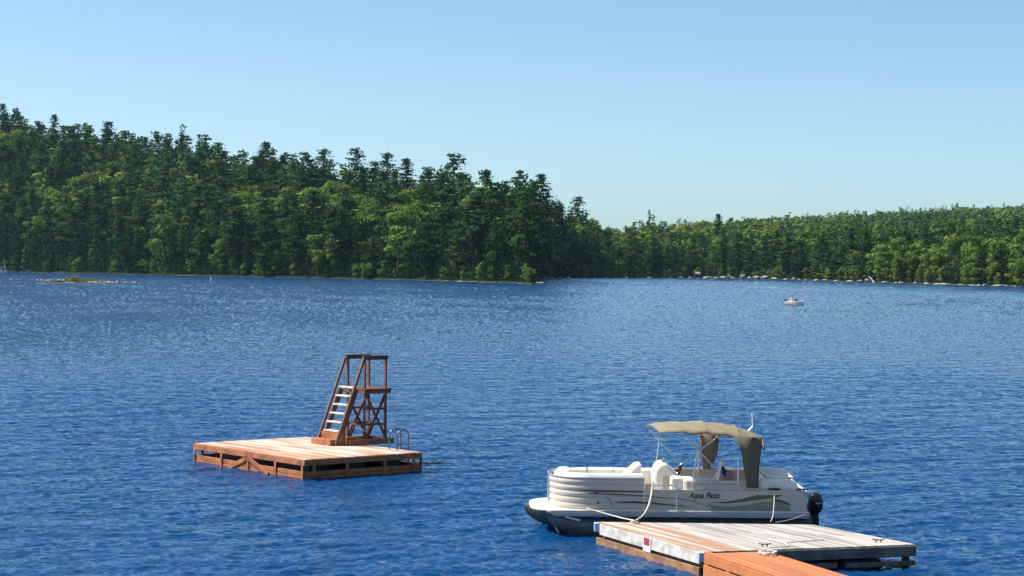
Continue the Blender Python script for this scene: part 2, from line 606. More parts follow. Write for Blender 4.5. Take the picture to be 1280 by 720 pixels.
def crown_pine(H, seed, lod=1.0):
    r = np.random.default_rng(seed)
    C, Nn, T = [], [], []
    z = H * r.uniform(0.05, 0.14)
    rmax = H * r.uniform(0.15, 0.185)
    while z < H - 0.25:
        s = (z - 0.1 * H) / (0.9 * H)
        prof = rmax * (min(1, 0.55 + s * 1.6) if s < 0.3 else (max(0.03, 1 - ((s - 0.3) / 0.72) ** 1.7)))
        for _ in range(max(3, int(6 * lod ** 0.4))):
            a = r.uniform(0, 2 * np.pi)
            ln = prof * r.uniform(0.5, 1.2) + 0.35
            if r.random() < 0.1:
                ln *= 1.3
            rise = r.uniform(-0.02, 0.28)
            m = max(2, int(ln / (0.75 / lod ** 0.25)))
            zz = z + r.uniform(-0.25, 0.25)
            f = np.linspace(0.3, 1, m) if ln > 1 else np.array([0.7, 1.0])
            cb = r.uniform(0, 0.45)
            for q in f:
                p = np.array([np.cos(a) * ln * q, np.sin(a) * ln * q, zz + rise * ln * q ** 1.6])
                kq = max(1, int(round(6 * lod)))
                cc = p + r.normal(size=(kq, 3)) * np.array([0.45, 0.45, 0.2])
                C.append(cc)
                nn = r.normal(size=(kq, 3)) * 0.38 + np.array([np.cos(a) * 0.6, np.sin(a) * 0.6, 0.75])
                Nn.append(nn)
                T.append(np.full(kq, cb + r.uniform(0, 0.15)))
        z += r.uniform(0.75, 1.35) * (1 if lod > 0.6 else 1.35)
    C, Nn, T = np.concatenate(C), np.concatenate(Nn), np.concatenate(T)
    return quads(C, Nn, 0.92 / lod ** 0.48, 0.6, r), np.repeat(T, 4)


def crown_spruce(H, seed, lod=1.0):
    r = np.random.default_rng(seed)
    C, Nn, T = [], [], []
    z = H * r.uniform(0.04, 0.1)
    rmax = H * r.uniform(0.125, 0.16)
    while z < H - 0.15:
        s = z / H
        prof = rmax * (1 - s) ** 0.85 * r.uniform(0.8, 1.15) + 0.18
        for _ in range(max(3, int(7 * lod ** 0.4 * (0.5 + 0.5 * (1 - s))))):
            a = r.uniform(0, 2 * np.pi)
            ln = prof * r.uniform(0.65, 1.12)
            m = max(1, int(ln / (0.7 / lod ** 0.25)))
            cb = r.uniform(0, 0.4)
            for q in (np.linspace(0.35, 1, m) if m > 1 else [0.75]):
                p = np.array([np.cos(a) * ln * q, np.sin(a) * ln * q, z - 0.35 * ln * q + 0.12 * ln * q ** 3])
                kq = max(1, int(round(4 * lod)))
                C.append(p + r.normal(size=(kq, 3)) * np.array([0.3, 0.3, 0.18]))
                Nn.append(r.normal(size=(kq, 3)) * 0.35 + np.array([np.cos(a) * 0.75, np.sin(a) * 0.75, 0.6]))
                T.append(np.full(kq, cb + r.uniform(0, 0.15)))
        z += r.uniform(0.5, 0.85) * (1 if lod > 0.6 else 1.4)
    C, Nn, T = np.concatenate(C), np.concatenate(Nn), np.concatenate(T)
    return quads(C, Nn, 0.78 / lod ** 0.48, 0.6, r), np.repeat(T, 4)


def crown_broad(H, seed, lod=1.0):
    r = np.random.default_rng(seed)
    C, Nn, T = [], [], []
    nl = int(r.integers(13, 19))
    for i in range(nl):
        s = r.uniform(0.25, 0.93)
        env = H * 0.21 * math.sqrt(max(0.05, 1 - ((s - 0.52) / 0.5) ** 2))
        a = r.uniform(0, 2 * np.pi)
        q = env * math.sqrt(r.random()) * 0.85
        c = np.array([np.cos(a) * q, np.sin(a) * q, s * H])
        lr = H * r.uniform(0.075, 0.125)
        k = max(6, int(120 * lod))
        d = r.normal(size=(k, 3))
        d[:, 2] += 0.25
        d /= np.linalg.norm(d, axis=1, keepdims=True)
        rad = lr * r.uniform(0.55, 1.12, (k, 1))
        C.append(c + d * rad * np.array([1.15, 1.15, 0.85]))
        Nn.append(d + r.normal(size=(k, 3)) * 0.32 + np.array([0, 0, 0.15]))
        T.append(r.uniform(0, 0.3) + r.uniform(0, 0.25, k))
    C, Nn, T = np.concatenate(C), np.concatenate(Nn), np.concatenate(T)
    return quads(C, Nn, 0.80 / lod ** 0.48, 0.75, r), np.repeat(T, 4)


CROWN = {'pine': crown_pine, 'spruce': crown_spruce, 'broad': crown_broad}
H0 = {'pine': 22.0, 'spruce': 17.0, 'broad': 17.0}
RAD = {'pine': 0.17, 'spruce': 0.135, 'broad': 0.27}
KNAME = {'pine': 'pine_tree', 'spruce': 'spruce_tree', 'broad': 'broadleaf_tree'}
KCAT = {'pine': 'pine tree', 'spruce': 'spruce tree', 'broad': 'broadleaf tree'}
NV = 5


def trunk_mesh(kind, seed):
    H = H0[kind]
    mb = MB()
    r = random.Random(seed)
    n = 8
    pts = [(r.uniform(-.12, .12) * (i > 0), r.uniform(-.12, .12) * (i > 0), H * 0.97 * i / n - (0.6 if i == 0 else 0)) for i in range(n + 1)]
    mb.tube(pts, [0.30 * (1 - i / n) + 0.03 for i in range(n + 1)], 7)
    for _ in range(26):                     # limbs
        s = r.uniform(0.2, 0.9)
        a = r.uniform(0, 6.28)
        ln = H * RAD[kind] * (1 - s) * 0.9 + 0.4
        rise = {'pine': 0.15, 'spruce': -0.25, 'broad': 0.8}[kind]
        mb.tube([(0, 0, s * H * 0.95), (math.cos(a) * ln * .5, math.sin(a) * ln * .5, s * H * 0.95 + rise * ln * .4), (math.cos(a) * ln, math.sin(a) * ln, s * H * 0.95 + rise * ln)], [0.09, 0.06, 0.02], 5)
    o = mb.build('trunk', 'bark', smooth=True)
    me = o.data
    bpy.data.objects.remove(o)
    return me


def qfaces(nv):
    return np.arange(nv, dtype=np.int32).reshape(-1, 4)


PROTO = {}
for kd in CROWN:
    for vi in range(NV):
        v, t = CROWN[kd](H0[kd], 100 + vi * 7 + len(kd), 1.0)
        cme = np_mesh('crown', v, qfaces(len(v)), M[kd], t)
        PROTO[kd, vi] = (cme, trunk_mesh(kd, vi))
LODS = {}
for kd in CROWN:
    for lv, q in (('mid', 0.42), ('far', 0.16)):
        LODS[kd, lv] = [CROWN[kd](H0[kd], 300 + vi * 5 + len(kd), q) for vi in range(5)]


def candidates():
    out = []
    for (d0, d1, sp) in ((600, 1250, 7.4), (1250, 1650, 8.0), (1650, 2650, 9.0)):
        xs = np.arange(-0.52 * d1, 0.52 * d1, sp)
        ys = np.arange(d0, d1, sp)
        gx, gy = np.meshgrid(xs, ys)
        gx = gx + rng.uniform(-.48, .48, gx.shape) * sp
        gy = gy + rng.uniform(-.48, .48, gy.shape) * sp
        out.append(np.stack([gx.ravel(), gy.ravel()], 1))
    p = np.concatenate(out)
    u = 640 + F * p[:, 0] / p[:, 1]
    ds, dr = shore(u), np.interp(u, RG_U, RG_D)
    thin = rng.random(len(u)) < 0.55
    ok = (((u > -90) & (u < 1370)) | ((u > -620) & (u < 1880) & thin)) & (p[:, 1] > ds + 3.0) & (p[:, 1] < dr + 45)
    return p[ok]


pts = candidates()
u_ = 640 + F * pts[:, 0] / pts[:, 1]
gz = ground(pts[:, 0], pts[:, 1])
deep = (pts[:, 1] - shore(u_))
patch = smoothnoise(pts[:, 0] / 38, pts[:, 1] / 38, 21, 9, 0.5, 1.8)
TREES = []
for i in range(len(pts)):
    x, y, z = pts[i, 0], pts[i, 1], gz[i] - 0.2
    d, u = deep[i], u_[i]
    # broad leaves in patches up the slope, pines and spruces by the water and on the crest
    pb = 0.46 + 0.46 * patch[i] + (0.3 if y > 1500 else 0)
    if d < 90 and u < 690:
        pb *= 0.22 if d < 60 else 0.5
    if u > 760 and d < 120:
        pb -= 0.12
    dr = np.interp(u, RG_U, RG_D)
    if u < 700 and y > dr - 45:
        pb *= 0.35
    rr = rng.random()
    kd = 'broad' if rr < pb else ('pine' if rng.random() < (0.62 if u < 760 else 0.42) else 'spruce')
    if u < 690 and d < 45 and kd == 'pine' and rng.random() < 0.65:
        kd = 'spruce'
    hm = {'pine': 27.0, 'spruce': 21.0, 'broad': 20.5}[kd]
    hgt = hm * float(np.clip(rng.normal(1.0, 0.18), 0.55, 1.35))
    if u < 700 and y > dr - 60:
        hgt *= 0.96
    if d < 9:
        hgt *= rng.uniform(0.6, 1.0)
    if 685 < u <= 740:
        hgt *= 0.82
    if u > 740:
        hgt *= 0.68 if y < 1500 else 0.58
    TREES.append([kd, x, y, z, hgt, rng.uniform(0, 6.28), int(rng.integers(0, NV)), ''])


def stand(kd, u, v, d, label, scale=1.0):   # a tree that stands out: its top at pixel v
    p = PY(u, v, d)
    zg = float(ground(np.array([p.x]), np.array([p.y]))[0]) - 0.2
    TREES.append([kd, p.x, p.y, zg, p.z - zg, u * 0.37, int(u) % NV, label])


stand('pine', 445, 183, 1068, 'tall ragged pine breaking the skyline straight above the diving tower')
stand('pine', 484, 189, 1040, 'tall broad pine rising above the headland just right of the diving tower')
stand('pine', 508, 199, 1015, 'leaning crowned pine third in the skyline group above the diving tower')
stand('pine', 567, 191, 935, 'lone tall pine with flat layered top above the headland tip')
stand('pine', 608, 213, 880, 'dark round topped pine right of the lone tall pine on the headland')
stand('spruce', 228, 155, 1262, 'slim spire of a spruce alone on the skyline left of the buoy')
stand('spruce', 249, 167, 1250, 'second smaller spruce spire on the skyline beside the tallest spire')
stand('pine', 135, 150, 1330, 'dark bushy pine on the skyline above the rocky islet')
stand('pine', 68, 144, 1378, 'rounded dark pine on the crest near the left of the hill')
stand('pine', 3, 130, 1400, 'highest pine on the hill crest at the left edge')
stand('pine', 333, 178, 1180, 'tall pine on the crest midway between buoy and diving tower')
stand('broad', 498, 262, 801, 'pale green broadleaf tree among dark pines at the headland shore')
stand('pine', 425, 258, 835, 'light layered pine down at the shore behind the diving tower')
stand('broad', 1172, 300, 850, 'yellowish broadleaf tree above the shore near the right edge')
stand("pine", 722, 245, 1140, 'pine on the descending skyline just behind the headland tip')
stand('spruce', 812, 262, 1420, 'dark spruce on the low skyline above the far bay')
stand('pine', 898, 268, 1400, 'dark pine standing out of the lighter wood behind the pontoon boat')

for u in np.concatenate([np.arange(-500, 1700, 1.9), np.arange(-80, 690, 2.6), np.arange(-80, 690, 2.6)]):
    u = u + rng.uniform(-.8, .8)
    ds = float(shore(np.array([u]))[0])
    if rng.random() < (0.85 if u < 680 else 0.6):
        y = ds + (rng.uniform(2.2, 8) if rng.random() < 0.6 else rng.uniform(8, 30))
        x = (u - 640) / F * y
        z = float(ground(np.array([x]), np.array([y]))[0]) - 0.5
        TREES.append(['broad' if rng.random() < (0.08 if u < 680 else 0.5) else 'spruce', x, y, z, rng.uniform(2.5, 7.5) + 0.12 * (y - ds), rng.uniform(0, 6.28), 0, ''])

# which trees the photograph shows, and how much of each
order = sorted(range(len(TREES)), key=lambda i: TREES[i][2])
W2, H2 = 1480, 720
occ = np.zeros((H2, W2), bool)
vis = np.zeros(len(TREES))
info = {}
ax = np.array([t[1] for t in TREES]); ay = np.array([t[2] for t in TREES]); az = np.array([t[3] for t in TREES]); ah = np.array([t[4] for t in TREES])
ub, vb = project(ax, ay, az)
ut, vt = project(ax, ay, az + ah)
for i in order:
    kd = TREES[i][0]
    w = RAD[kd] * ah[i] * F / ay[i] * (0.8 if kd == 'broad' else 0.85)
    u0, v0, v1 = (ub[i] + ut[i]) / 2 + 100, int(vt[i]), int(vb[i]) + 1
    a, b = max(0, int(u0 - w)), min(W2, int(u0 + w) + 2)
    v0, v1 = max(0, v0), min(H2, v1)
    if b <= a or v1 <= v0:
        continue
    s = (np.arange(v0, v1) + 0.5 - vt[i]) / max(1.0, vb[i] - vt[i])
    if kd == 'spruce':
        hw = w * np.clip(s, 0, 1)
    elif kd == 'pine':
        hw = w * np.clip(s * 1.6, 0, 1) ** 0.7
    else:
        hw = w * np.sqrt(np.clip(1 - ((s - 0.45) / 0.5) ** 2, 0.04, 1))
    mk = np.abs(np.arange(a, b)[None, :] + 0.5 - u0) <= hw[:, None]
    win = occ[v0:v1, a:b]
    new = mk & ~win
    inframe = new[:, max(0, 100 - a):max(0, 1380 - a)]
    vis[i] = inframe.sum() + 0.001 * new.sum()
    win |= mk

ranked = sorted(range(len(TREES)), key=lambda i: -(vis[i] + (1e6 if TREES[i][7] else 0)))
SINGLE = [i for i in ranked[:300] if vis[i] > 6 or TREES[i][7]]
single = set(SINGLE)

ZONES = [(45, 'at the left edge'), (185, 'behind the rocky islet'), (240, 'between rocky islet and spar buoy'), (300, 'behind the white spar buoy'),
         (390, 'between spar buoy and diving tower'), (440, 'just left of the diving tower'), (500, 'behind the diving tower'), (570, 'right of the diving tower'), (625, 'short of the headland tip'),
         (690, 'on the tip of the headland'), (760, 'just behind the headland tip'), (815, 'in the far bay'), (880, 'above the canopy front'),
         (965, 'above the canopy rear'), (1030, 'behind the small motorboat'), (1110, 'by the fallen log'), (1200, 'right of the fallen log'), (9999, 'at the right edge')]
KLOOK = {'pine': 'dark layered pine', 'spruce': 'pointed dark spruce', 'broad': 'pale broadleaf tree'}
sky_v = {}
for i in range(len(TREES)):
    k = int(ut[i] // 8)
    sky_v[k] = min(sky_v.get(k, 999), vt[i])
cells = {}
for i in SINGLE:
    if TREES[i][7]:
        continue
    kd, x, y = TREES[i][:3]
    u = ut[i]
    zn = next(p for mx, p in ZONES if u < mx)
    d = y - float(shore(np.array([ub[i]]))[0])
    nearsky = vt[i] < min(sky_v.get(int(u // 8) + k, 999) for k in (-1, 0, 1)) + 7
    bd = 'on the skyline' if nearsky else ('at the waterline' if d < 20 else 'up the slope')
    cells.setdefault((KLOOK[kd], bd, zn), []).append(i)
ORD = {1: [''], 2: ['left one of two:', 'right one of two:'], 3: ['leftmost', 'middle', 'rightmost'], 4: ['leftmost', 'second from left', 'second from right', 'rightmost'],
       5: ['leftmost', 'second from left', 'middle', 'second from right', 'rightmost']}
LAB = {}
for (kl, bd, zn), ids in cells.items():
    ids.sort(key=lambda i: ut[i])
    n = len(ids)
    for j, i in enumerate(ids):
        if n <= 5:
            pre = ORD[n][j]
        else:
            pre = 'leftmost' if j == 0 else 'second from left' if j == 1 else 'third from left' if j == 2 else 'rightmost' if j == n - 1 else 'second from right' if j == n - 2 else \
                'third from right' if j == n - 3 else 'inner'
        LAB[i] = f'{pre} {kl} {bd} {zn}'.strip()

for i in SINGLE:
    kd, x, y, z, hgt, rz, vi, lab = TREES[i]
    t = thing(KNAME[kd], lab or LAB[i], KCAT[kd], (x, y, z), rz, 'trees on the wooded shores across the lake')
    s = hgt / H0[kd]
    sx = s * (1 + 0.12 * math.sin(i * 1.7)) * (1.22 if kd == 'pine' else 1.15)
    t.scale = (sx, sx, s)
    link('crown', PROTO[kd, vi][0], t)
    link('trunk', PROTO[kd, vi][1], t)

# the rest of the woods reads as one mass: one mesh per leaf kind slot inside one object
Vs, Ts, Ms, n_rest = [], [], [], 0
mi_of = {'pine': 0, 'spruce': 1, 'broad': 2}
for i in range(len(TREES)):
    if i in single:
        continue
    outside = ub[i] < -95 or ub[i] > 1375
    if vis[i] < 0.5 and rng.random() > (0.85 if outside else 0.30):
        continue
    kd, x, y, z, hgt, rz, vi, _ = TREES[i]
    lv = 'mid' if (y < 1500 and vis[i] > 8) else 'far'
    v, t = LODS[kd, lv][vi % 5]
    s = hgt / H0[kd]
    c, sn = math.cos(rz), math.sin(rz)
    sx = s * rng.uniform(1.05, 1.4)
    w = np.stack([(v[:, 0] * c - v[:, 1] * sn) * sx + x, (v[:, 0] * sn + v[:, 1] * c) * sx + y, v[:, 2] * s + z], 1)
    Vs.append(w)
    Ts.append(t + rng.uniform(-0.1, 0.55))
    Ms.append(np.full(len(v) // 4, mi_of[kd], np.int32))
    n_rest += 1
Vs, Ts, Ms = np.concatenate(Vs), np.concatenate(Ts), np.concatenate(Ms)
me = np_mesh('distant_forest', Vs, qfaces(len(Vs)), None, Ts)
for kd in ('pine', 'spruce', 'broad'):
    me.materials.append(M[kd])
me.polygons.foreach_set('material_index', Ms)
tag(link('distant_forest', me), 'dense mixed green forest filling the slopes behind the nearer trees', 'forest', kind='stuff')
print('trees', len(TREES), 'single', len(SINGLE), 'rest', n_rest, 'quads', len(Vs) // 4)


# ------------------------------------------------------------------ rocks
def rock_mesh(seed, matname, flat=0.6):
    import bmesh
    bm = bmesh.new()
    bmesh.ops.create_icosphere(bm, subdivisions=3, radius=0.5)
    r = np.random.default_rng(seed)
    dirs = [Vector(r.normal(size=3)).normalized() for _ in range(9)]
    cut = [r.uniform(0.30, 0.44) for _ in dirs]
    for v in bm.verts:
        for d, c in zip(dirs, cut):
            k = v.co.dot(d)
            if k > c:
                v.co -= d * (k - c) * 0.9
        v.co += v.co.normalized() * float(r.normal()) * 0.008
        v.co.z *= flat
    me = bpy.data.meshes.new('rock')
    bm.to_mesh(me)
    bm.free()
    me.materials.append(M[matname])
    return me


ROCKS = [rock_mesh(k, 'rock', f) for k, f in ((1, .7), (2, .55), (3, .85), (4, .6))] + [rock_mesh(9, 'rock_dark', .6), rock_mesh(12, 'rock_dark', .7)]


def rock(u, v, d, wpx, hpx, k, label, group, name='boulder', rz=None):
    p = PY(u, v, d)
    w, h = wpx * d / F, hpx * d / F
    me = ROCKS[k]
    zz = [vv.co.z for vv in me.vertices]
    o = link(name, me)
    o.location = (p.x, p.y, max(-0.1, p.z) + h * 0.32)
    o.scale = (w, w * random.uniform(0.6, 0.9), h / (max(zz) - min(zz)) * 1.15)
    o.rotation_euler = (random.uniform(-.15, .15), random.uniform(-.15, .15), rz if rz is not None else random.uniform(-.5, .5))
    tag(o, label, 'rock', group)
    return o


# far shore boulders: u, width px, height px, kind, raise px, label
BD = [(873, 9, 4.5, 1, 4.0, 'tilted pale slab resting high on the bank at the far bay'),
      (884.5, 13, 2.6, 3, 0, 'long low whitish boulder at the waterline beside the tilted slab'),
      (895, 6, 2.4, 0, 0, 'small grey boulder right of the long low whitish one'),
      (904, 9, 3.2, 4, 0.3, 'brownish boulder between small grey boulder and dark arched boulder'),
      (912, 8, 4.2, 5, 0.5, 'dark arched boulder on the far shore under light bushes'),
      (916.5, 6.5, 2.4, 3, -0.6, 'flat cream stone at the water below the dark arched boulder'),
      (928.5, 9, 5.5, 2, 0.2, 'pointed pale boulder, tallest on the far shore'),
      (937, 8, 3.5, 0, 0, 'squat pale boulder right of the pointed tall one'),
      (945.5, 9, 3.6, 4, 1.2, 'brown sloping boulder left of the white round boulder'),
      (953.5, 7, 4.6, 2, -0.2, 'brightest white round boulder on the far shore above the small motorboat'),
      (957, 9, 4.0, 0, 1.2, 'grey boulder set behind the brightest white boulder'),
      (968, 9, 3.2, 1, 0, 'broad low boulder right of the brightest white boulder'),
      (983, 7, 2.2, 3, 0, 'thin flat boulder left of the small motorboat'),
      (992.5, 7, 3.4, 2, 0, 'round white boulder straight above the small motorboat'),
      (999, 5, 2.4, 0, 0, 'small pale boulder touching the round white one above the motorboat'),
      (1008, 7, 2.0, 3, 0, 'low flat boulder just right above the small motorboat'),
      (1020, 6, 2.2, 1, 0, 'low grey boulder between motorboat and fallen log'),
      (1031, 8, 2.6, 0, 0, 'wide boulder midway between motorboat and fallen log'),
      (1046, 9, 2.2, 3, 0, 'long flat boulder well left of the fallen log'),
      (1062, 9, 2.6, 1, 0, 'pale boulder second to the left of the fallen log'),
      (1075, 8, 3.6, 2, 0, 'rounded boulder next to the left of the fallen log'),
      (1084, 9, 4.6, 0, 0.6, 'large grey boulder with the fallen log leaning on it')]
GB = 'boulders along the far shore'
for (u, w, h, k, up, lab) in BD:
    d = float(shore(np.array([u]))[0]) - 0.5
    vw = 331 + 0.00873 * (u - 640) + CAMZ * F / d
    rock(u, vw - up, d, w, h, k, lab, GB)
rr = random.Random(5)
for u in (1106, 1120, 1126, 1145, 1158, 1171, 1178, 1184, 1200, 1215, 1222, 1231, 1245, 1251, 1257, 1268):
    d = float(shore(np.array([u]))[0]) - 0.5
    vw = 331 + 0.00873 * (u - 640) + CAMZ * F / d
    rock(u, vw, d, rr.uniform(4, 11), rr.uniform(1.4, 2.8), rr.choice([0, 1, 2, 3, 3]), 'one of the low pale boulders lining the waterline right of the fallen log', GB)
for u in (681, 690, 700, 711, 722, 731, 744, 757, 770, 783, 797, 812, 826, 838, 851, 862):
    d = float(shore(np.array([u]))[0]) - 0.5
    vw = 331 + 0.00873 * (u - 640) + CAMZ * F / d
    rock(u, vw, d, rr.uniform(3, 8), rr.uniform(1.2, 2.4), rr.choice([0, 1, 3, 4]), 'one of the small grey boulders edging the bay right of the headland tip', GB)
for u, lab in ((672, 'pale sloping boulder at the water on the headland tip'), (677, 'small dark boulder just off the headland tip')):
    rock(u, 331.3 + CAMZ * F / 690, 690, 7, 2.4, 1 if u < 675 else 4, lab, GB)
for u in (560, 575, 592, 604, 615, 630, 652):
    d = float(shore(np.array([u]))[0]) - 0.4
    vw = 331 + 0.00873 * (u - 640) + CAMZ * F / d
    rock(u, vw, d, rr.uniform(5, 12), rr.uniform(0.8, 1.3), 3, 'one of the thin flat stones under the dark trees of the headland', 'stones along the headland waterline')
# fallen log
lg = MB()
pa, pb = PY(1086, 345.5, 876), PY(1093, 353.5, 868)
lg.tube([pa, pa.lerp(pb, .5) + Vector((0, 0, .15)), pb], [0.16, 0.22, 0.3], 8)
for t, s in ((.3, .9), (.55, -.7), (.2, .5)):
    q = pa.lerp(pb, t)
    lg.tube([q, q + Vector((s, 0.1, 0.5))], [0.08, 0.03], 6)
o = lg.build('fallen_log', M['rock'], off=pb, smooth=True)
o.location = pb
tag(o, 'bleached fallen log slanting from the bank into the water', 'log')

# ------------------------------------------------------------------ the islet
ISL = P(108, 353.2, 0)
mb = MB()
rows = []
for i in range(25):
    row = []
    for j in range(9):
        a, b = i / 24 * 2 - 1, j / 8 * 2 - 1
        hh = (1 - abs(a) ** 2.5) * (1 - b * b)
        row.append((ISL.x - 1 + a * 16.5, ISL.y + b * 5, -0.45 + 0.85 * hh + 0.15 * math.sin(i * 1.3 + j)))
    rows.append(row)
mb.grid(rows)
o = mb.build('islet', 'soil', smooth=True, off=ISL)
o.location = ISL
tag(o, 'low gravel islet with rocks and grass off the wooded headland', 'islet', kind='structure')
gv, gt = [], []
r = np.random.default_rng(4)
for _ in range(1500):
    a = r.normal(-0.15, 0.22)
    b = r.uniform(-0.7, 0.7)
    x, y = ISL.x - 1 + a * 16.5, ISL.y + b * 4
    zz = -0.45 + 0.9 * (1 - abs(a) ** 2.5) * (1 - b * b)
    h = r.uniform(0.3, 1.0) * (1.8 if abs(a + 0.18) < 0.09 else 1)
    an = r.uniform(0, 3.14)
    dx, dy = math.cos(an) * 0.09, math.sin(an) * 0.09
    lx, ly = r.normal(0, 0.15, 2)
    gv += [(x - dx, y - dy, zz - .05), (x + dx, y + dy, zz - .05), (x + dx * .3 + lx, y + dy * .3 + ly, zz + h), (x - dx * .3 + lx, y - dy * .3 + ly, zz + h)]
    gt += [r.uniform(0, .5)] * 4
me = np_mesh('grass', np.array(gv), qfaces(len(gv)), M['grass'], np.array(gt))
tag(link('grass', me), 'tufts of yellow green grass growing on the islet', 'grass', kind='stuff')
IR = [(47, 5, 3, 0, 'pale round rock at the left tip of the grassy islet'), (52, 6, 3.4, 2, ''), (57, 5, 2.6, 4, ''), (61, 7, 3.4, 0, ''), (66, 6, 3.8, 3, ''), (70, 5, 2.8, 5, ''),
      (74, 7, 3.8, 2, ''), (79, 6, 3.6, 1, ''), (84, 5, 2.6, 4, ''), (88, 8, 3.6, 2, 'largest pale rock on the islet, just left of the grass'), (93, 4, 2.2, 5, ''),
      (100, 4, 1.6, 1, ''), (107, 5, 1.6, 3, ''), (114, 5, 1.8, 0, ''), (119, 4, 1.6, 1, ''),
      (127, 6, 3.4, 2, 'upright pale rock just right of the islet grass'), (132, 5, 2.6, 5, ''), (136, 6, 2.8, 0, ''), (141, 4, 2.0, 4, ''),
      (147, 6, 3.2, 2, 'white rock in the gap right of the islet middle'), (152, 5, 2.2, 5, ''), (157, 5, 2.0, 4, ''), (162, 5, 1.9, 5, ''), (168, 6, 2.6, 4, ''), (175, 6, 1.2, 5, 'flat dark rock at the right tip of the islet')]
for (u, w, h, k, lab) in IR:
    side = 'left of the islet grass' if u < 95 else 'below the islet grass' if u < 123 else 'right of the islet grass'
    rock(u, 353.0 + (u - 108) * 0.020 + rr.uniform(-.3, .3), ISL.y - 1.5 + rr.uniform(-1, 1), w, h, k, lab or f'one of the small {"pale" if k < 4 else "dark"} rocks heaped {side}', 'rocks on the islet', 'rock')
for u, w, h, k, lab in ((2, 6, 1.4, 5, 'dark rock awash at the left edge of the lake'), (14, 5, 1.8, 0, 'left rock of the low pale pair awash left of the islet'), (24, 8, 1.9, 3, 'right rock of the low pale pair awash left of the islet'), (40, 5, 1.2, 5, 'small dark rock awash just off the left tip of the islet')):
    rock(u, 349.8 + (u - 2) * .02, 660, w, h, k, lab, 'rocks awash left of the islet', 'rock')

# white spar buoy
bp_ = P(263.3, 352.5, 0)
sb = thing('spar_buoy', 'slender white spar buoy standing in the water before the headland', 'buoy', bp_)
MB().tube([(0, 0, -.6), (0, 0, 0.2), (0.12, 0, 1.55)], [.16, .16, .13], 12).build('shaft', 'white', sb, smooth=True)
MB().tube([(0.12, 0, 1.55), (0.125, 0, 1.62), (.13, 0, 1.66)], [.135, .12, .05], 12).build('cap', 'rub', sb, smooth=True)
MB().tube([(0, 0, -.2), (0, 0, .12)], [.26, .24], 14).build('collar', 'rock_dark', sb, smooth=True)


# ------------------------------------------------------------------ small boats far off
def hull(mb, L, B, H, n=11, mi=0):
    rings = []
    for i in range(n):
        t = i / (n - 1)
        x = -L / 2 + L * t
        w = B / 2 * (1 - max(0, (t - 0.45) / 0.55) ** 2.2) + 0.01
        sheer = H * (0.82 + 0.28 * t ** 2)
        kl = -0.2 + 0.42 * max(0, (t - .6) / .4) ** 2
        rings.append([(x, -w * .2, kl), (x, -w * .86, kl * .4 + .1), (x, -w, sheer), (x, -w * .86, sheer + .02), (x, 0, sheer + .06), (x, w * .86, sheer + .02), (x, w, sheer), (x, w * .86, kl * .4 + .1), (x, w * .2, kl)])
    return mb.rings(rings, True, mi)


sp_ = P(994, 381.3, 0)
mo = thing('motorboat', 'small white motorboat with one person aboard out on the lake', 'motorboat', sp_, R(-38))
mo.scale = (.8, .8, .9)
bpy.context.view_layer.update()
hull(MB(), 4.3, 1.8, 0.72).build('hull', 'gel', mo, smooth=True)
st = MB()
for s in (-1, 1):
    st.bar((-2.1, s * .86, .17), (0.3, s * .87, .19), .03, .10)
st.build('side_stripe', 'hull_stripe', mo)
ws = MB()
for s in (-1, 1):
    ws.hexa([(0.35, s * .62, .74), (.39, s * .62, .74), (.55, 0, .74), (.51, 0, .74), (.15, s * .58, 1.12), (.19, s * .58, 1.12), (.33, 0, 1.14), (.29, 0, 1.14)])
ws.build('windscreen', 'glass', mo)
MB().box(-1.05, -.55, -.5, .5, .70, .84).box(-1.12, -.98, -.5, .5, .84, 1.22).build('seat', 'vinyl', mo, bevel=.04)
en = MB().box(-2.5, -2.16, -.2, .2, .55, 1.05).box(-2.4, -2.22, -.08, .08, -.4, .55)
en.build('outboard_motor', 'black', mo, bevel=.05)


def skin_person(name, joints, edges, radii, matname, levels=2):
    me = bpy.data.meshes.new(name)
    me.from_pydata(joints, edges, [])
    o = link(name, me)
    sk = o.modifiers.new('skin', 'SKIN')
    sv = me.skin_vertices.new(name='') if not me.skin_vertices else me.skin_vertices[0]
    for i, r_ in enumerate(radii):
        sv.data[i].radius = (r_, r_)
    sv.data[0].use_root = True
    o.modifiers.new('sub', 'SUBSURF').levels = levels
    o.modifiers['sub'].render_levels = levels
    dg = bpy.context.evaluated_depsgraph_get()
    m2 = bpy.data.meshes.new_from_object(o.evaluated_get(dg))
    bpy.data.objects.remove(o)
    m2.name = name
    m2.materials.clear()
    m2.materials.append(M[matname])
    m2.polygons.foreach_set('use_smooth', [True] * len(m2.polygons))
    return m2


J = [(0, 0, .08), (0, 0, .30), (.02, 0, .50), (.02, 0, .58), (.05, 0, .68), (.05, 0, .78),
     (.02, .19, .50), (.12, .24, .27), (.36, .17, .30), (.43, .15, .31), (.02, -.19, .50), (.12, -.24, .27), (.36, -.17, .30), (.43, -.15, .31),
     (.05, .1, .07), (.46, .12, .10), (.54, .12, -.30), (.66, .12, -.33), (.05, -.1, .07), (.46, -.12, .10), (.54, -.12, -.30), (.66, -.12, -.33)]
E = [(0, 1), (1, 2), (2, 3), (3, 4), (4, 5), (2, 6), (6, 7), (7, 8), (8, 9), (2, 10), (10, 11), (11, 12), (12, 13), (0, 14), (14, 15), (15, 16), (16, 17), (0, 18), (18, 19), (19, 20), (20, 21)]
RD = [.14, .15, .16, .06, .10, .08, .06, .05, .04, .045, .06, .05, .04, .045, .09, .07, .05, .045, .09, .07, .05, .045]
body = skin_person('person', J, E, RD, 'skin')
pp = thing('person', 'person in a pale shirt sitting at the helm of the small motorboat', 'person', mo.matrix_basis @ Vector((-.78, 0, .82)), R(-38))
